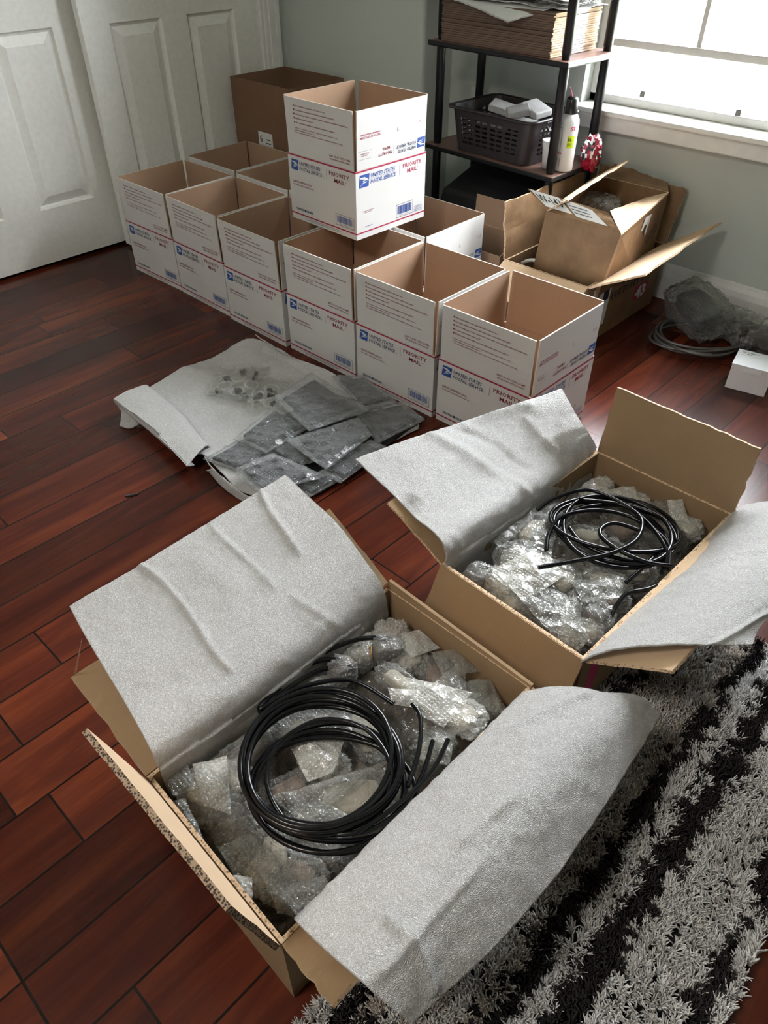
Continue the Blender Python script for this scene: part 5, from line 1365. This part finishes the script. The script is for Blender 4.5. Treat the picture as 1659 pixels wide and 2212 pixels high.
m = MB(); m.box(-.050, .008, .018, .044, .0845, .0850, 0); put_text(m, 'SIZE 24L 8MM/UFT', -.047, .033, .050, lambda u, v: (u, v, .0853), 1, .006); put_rect(m, -.03, .024, -.016, .028, lambda u, v: (u, v, .0853), 1); m.build('sticker', [M['label'], M['black_ink']], sb)
p = Vector((-1.4707,0.6119,0.001)); m = MB(); m.box(-.016, .016, -.0022, .0022, 0, .003); m.box(-.012, .006, -.004, .001, 0, .002); o = m.build('plastic_splinter', M['cap']); o.location = p; o.rotation_euler = (0, 0, radians(60)); tag(o, 'small black plastic splinter on the bare wooden floor', 'splinter')

# ------------------------------------------------------------------ shag rug
def rug():
    rx0, rx1, ry0, ry1 = -.285, .120, -.12, 1.22
    root = empty('shag_rug', ((rx0+rx1)/2, (ry0+ry1)/2, 0), 0, 'grey, black and white striped shag rug running along the cartons', 'rug')
    MB().box(-(rx1-rx0)/2, (rx1-rx0)/2, -(ry1-ry0)/2, (ry1-ry0)/2, 0, .006).build('rug_backing', M['black_matte'], root)
    g = np.random.default_rng(5); step = .0125
    nx = int((rx1-rx0)/step); ny = int((ry1-ry0)/step)
    X, Y = np.meshgrid(np.linspace(rx0, rx1, nx), np.linspace(ry0, ry1, ny)); tx = X.ravel() + g.normal(0, .003, X.size); ty = Y.ravel() + g.normal(0, .003, X.size)
    nt_ = tx.size; per = 30
    # stripe colours
    white = np.array([.90, .885, .86]); grey = np.array([.80, .78, .755]); black = np.array([.045, .040, .040]); tan = np.array([.68, .63, .575])
    def colour(x, wob):
        x = x + wob
        seq = [(-.262, grey), (-.232, black), (-.205, tan), (-.182, white), (-.160, tan), (-.140, grey), (-.118, tan), (-.089, black), (-.055, white), (-.017, black), (.035, white), (.085, grey), (.108, black), (9, grey)]
        for e, c in seq:
            if x < e: return c
    wob = np.array([noise.noise(Vector((a*9, b*9, 0)))*.007 + noise.noise(Vector((a*50, b*50, 3)))*.006 for a, b in zip(tx, ty)]) + g.normal(0, .006, tx.size)
    base = np.array([colour(a, w) for a, w in zip(tx, wob)])
    base = base * (1 + g.normal(0, .10, (nt_, 1)))
    lean = np.stack([np.array([noise.noise(Vector((a*14, b*14, 7))) for a, b in zip(tx, ty)]), np.array([noise.noise(Vector((a*14, b*14, 17))) for a, b in zip(tx, ty)])], 1)*1.6 + np.array([-.15, -.25])
    K = nt_*per
    bx = np.repeat(tx, per) + g.normal(0, .0018, K); by = np.repeat(ty, per) + g.normal(0, .0018, K)
    spread = g.normal(0, .34, (K, 2)) + np.repeat(lean, per, 0)*.55
    ln = g.uniform(.022, .034, K); wd = g.uniform(.0011, .0018, K)
    curl = g.normal(0, .35, (K, 2))
    segs = 4; V = np.zeros((K, segs+1, 3, 3), dtype=np.float32)
    ang = g.uniform(0, 2*np.pi, K)
    px, py, pz = bx.copy(), by.copy(), np.full(K, .004)
    for s in range(segs+1):
        t = s/segs
        r = wd*(1.0 if s < segs else .45)
        for k in range(3):
            a = ang + k*2*np.pi/3
            V[:, s, k, 0] = px + r*np.cos(a); V[:, s, k, 1] = py + r*np.sin(a); V[:, s, k, 2] = pz
        d = spread*(.35 + .9*t) + curl*t*t
        dz = np.ones(K); nrm = np.sqrt(d[:, 0]**2 + d[:, 1]**2 + dz**2)
        px = px + d[:, 0]/nrm*ln/segs; py = py + d[:, 1]/nrm*ln/segs; pz = pz + dz/nrm*ln/segs
    V[..., 0] -= (rx0+rx1)/2; V[..., 1] -= (ry0+ry1)/2
    verts = V.reshape(-1, 3); nv = (segs+1)*3
    f = []
    for s in range(segs):
        for k in range(3):
            l = (k+1) % 3; f.append((s*3+k, s*3+l, (s+1)*3+l, (s+1)*3+k))
    f = np.array(f); F = (f[None] + (np.arange(K)*nv)[:, None, None]).reshape(-1, 4)
    me = bpy.data.meshes.new('shag_pile'); me.vertices.add(len(verts)); me.vertices.foreach_set('co', verts.ravel())
    me.loops.add(F.size); me.loops.foreach_set('vertex_index', F.ravel().astype(np.int32))
    me.polygons.add(len(F)); me.polygons.foreach_set('loop_start', np.arange(0, F.size, 4, dtype=np.int32)); me.polygons.foreach_set('use_smooth', np.ones(len(F), dtype=bool))
    me.update(calc_edges=True)
    col = np.repeat(base, per, 0)*(1 + g.normal(0, .08, (K, 1))); col = np.clip(col, .008, .92)
    cc_ = np.ones((K, nv, 4), dtype=np.float32); cc_[:, :, :3] = col[:, None, :]
    at = me.color_attributes.new('yarn', 'FLOAT_COLOR', 'POINT'); at.data.foreach_set('color', cc_.ravel())
    me.materials.append(M['rug']); o = bpy.data.objects.new('shag_pile', me); COL.objects.link(o); o.parent = root; o['kind'] = 'stuff'
rug()
for o in COL.objects:
    if 'group' in o.keys() and not o['group']: del o['group']
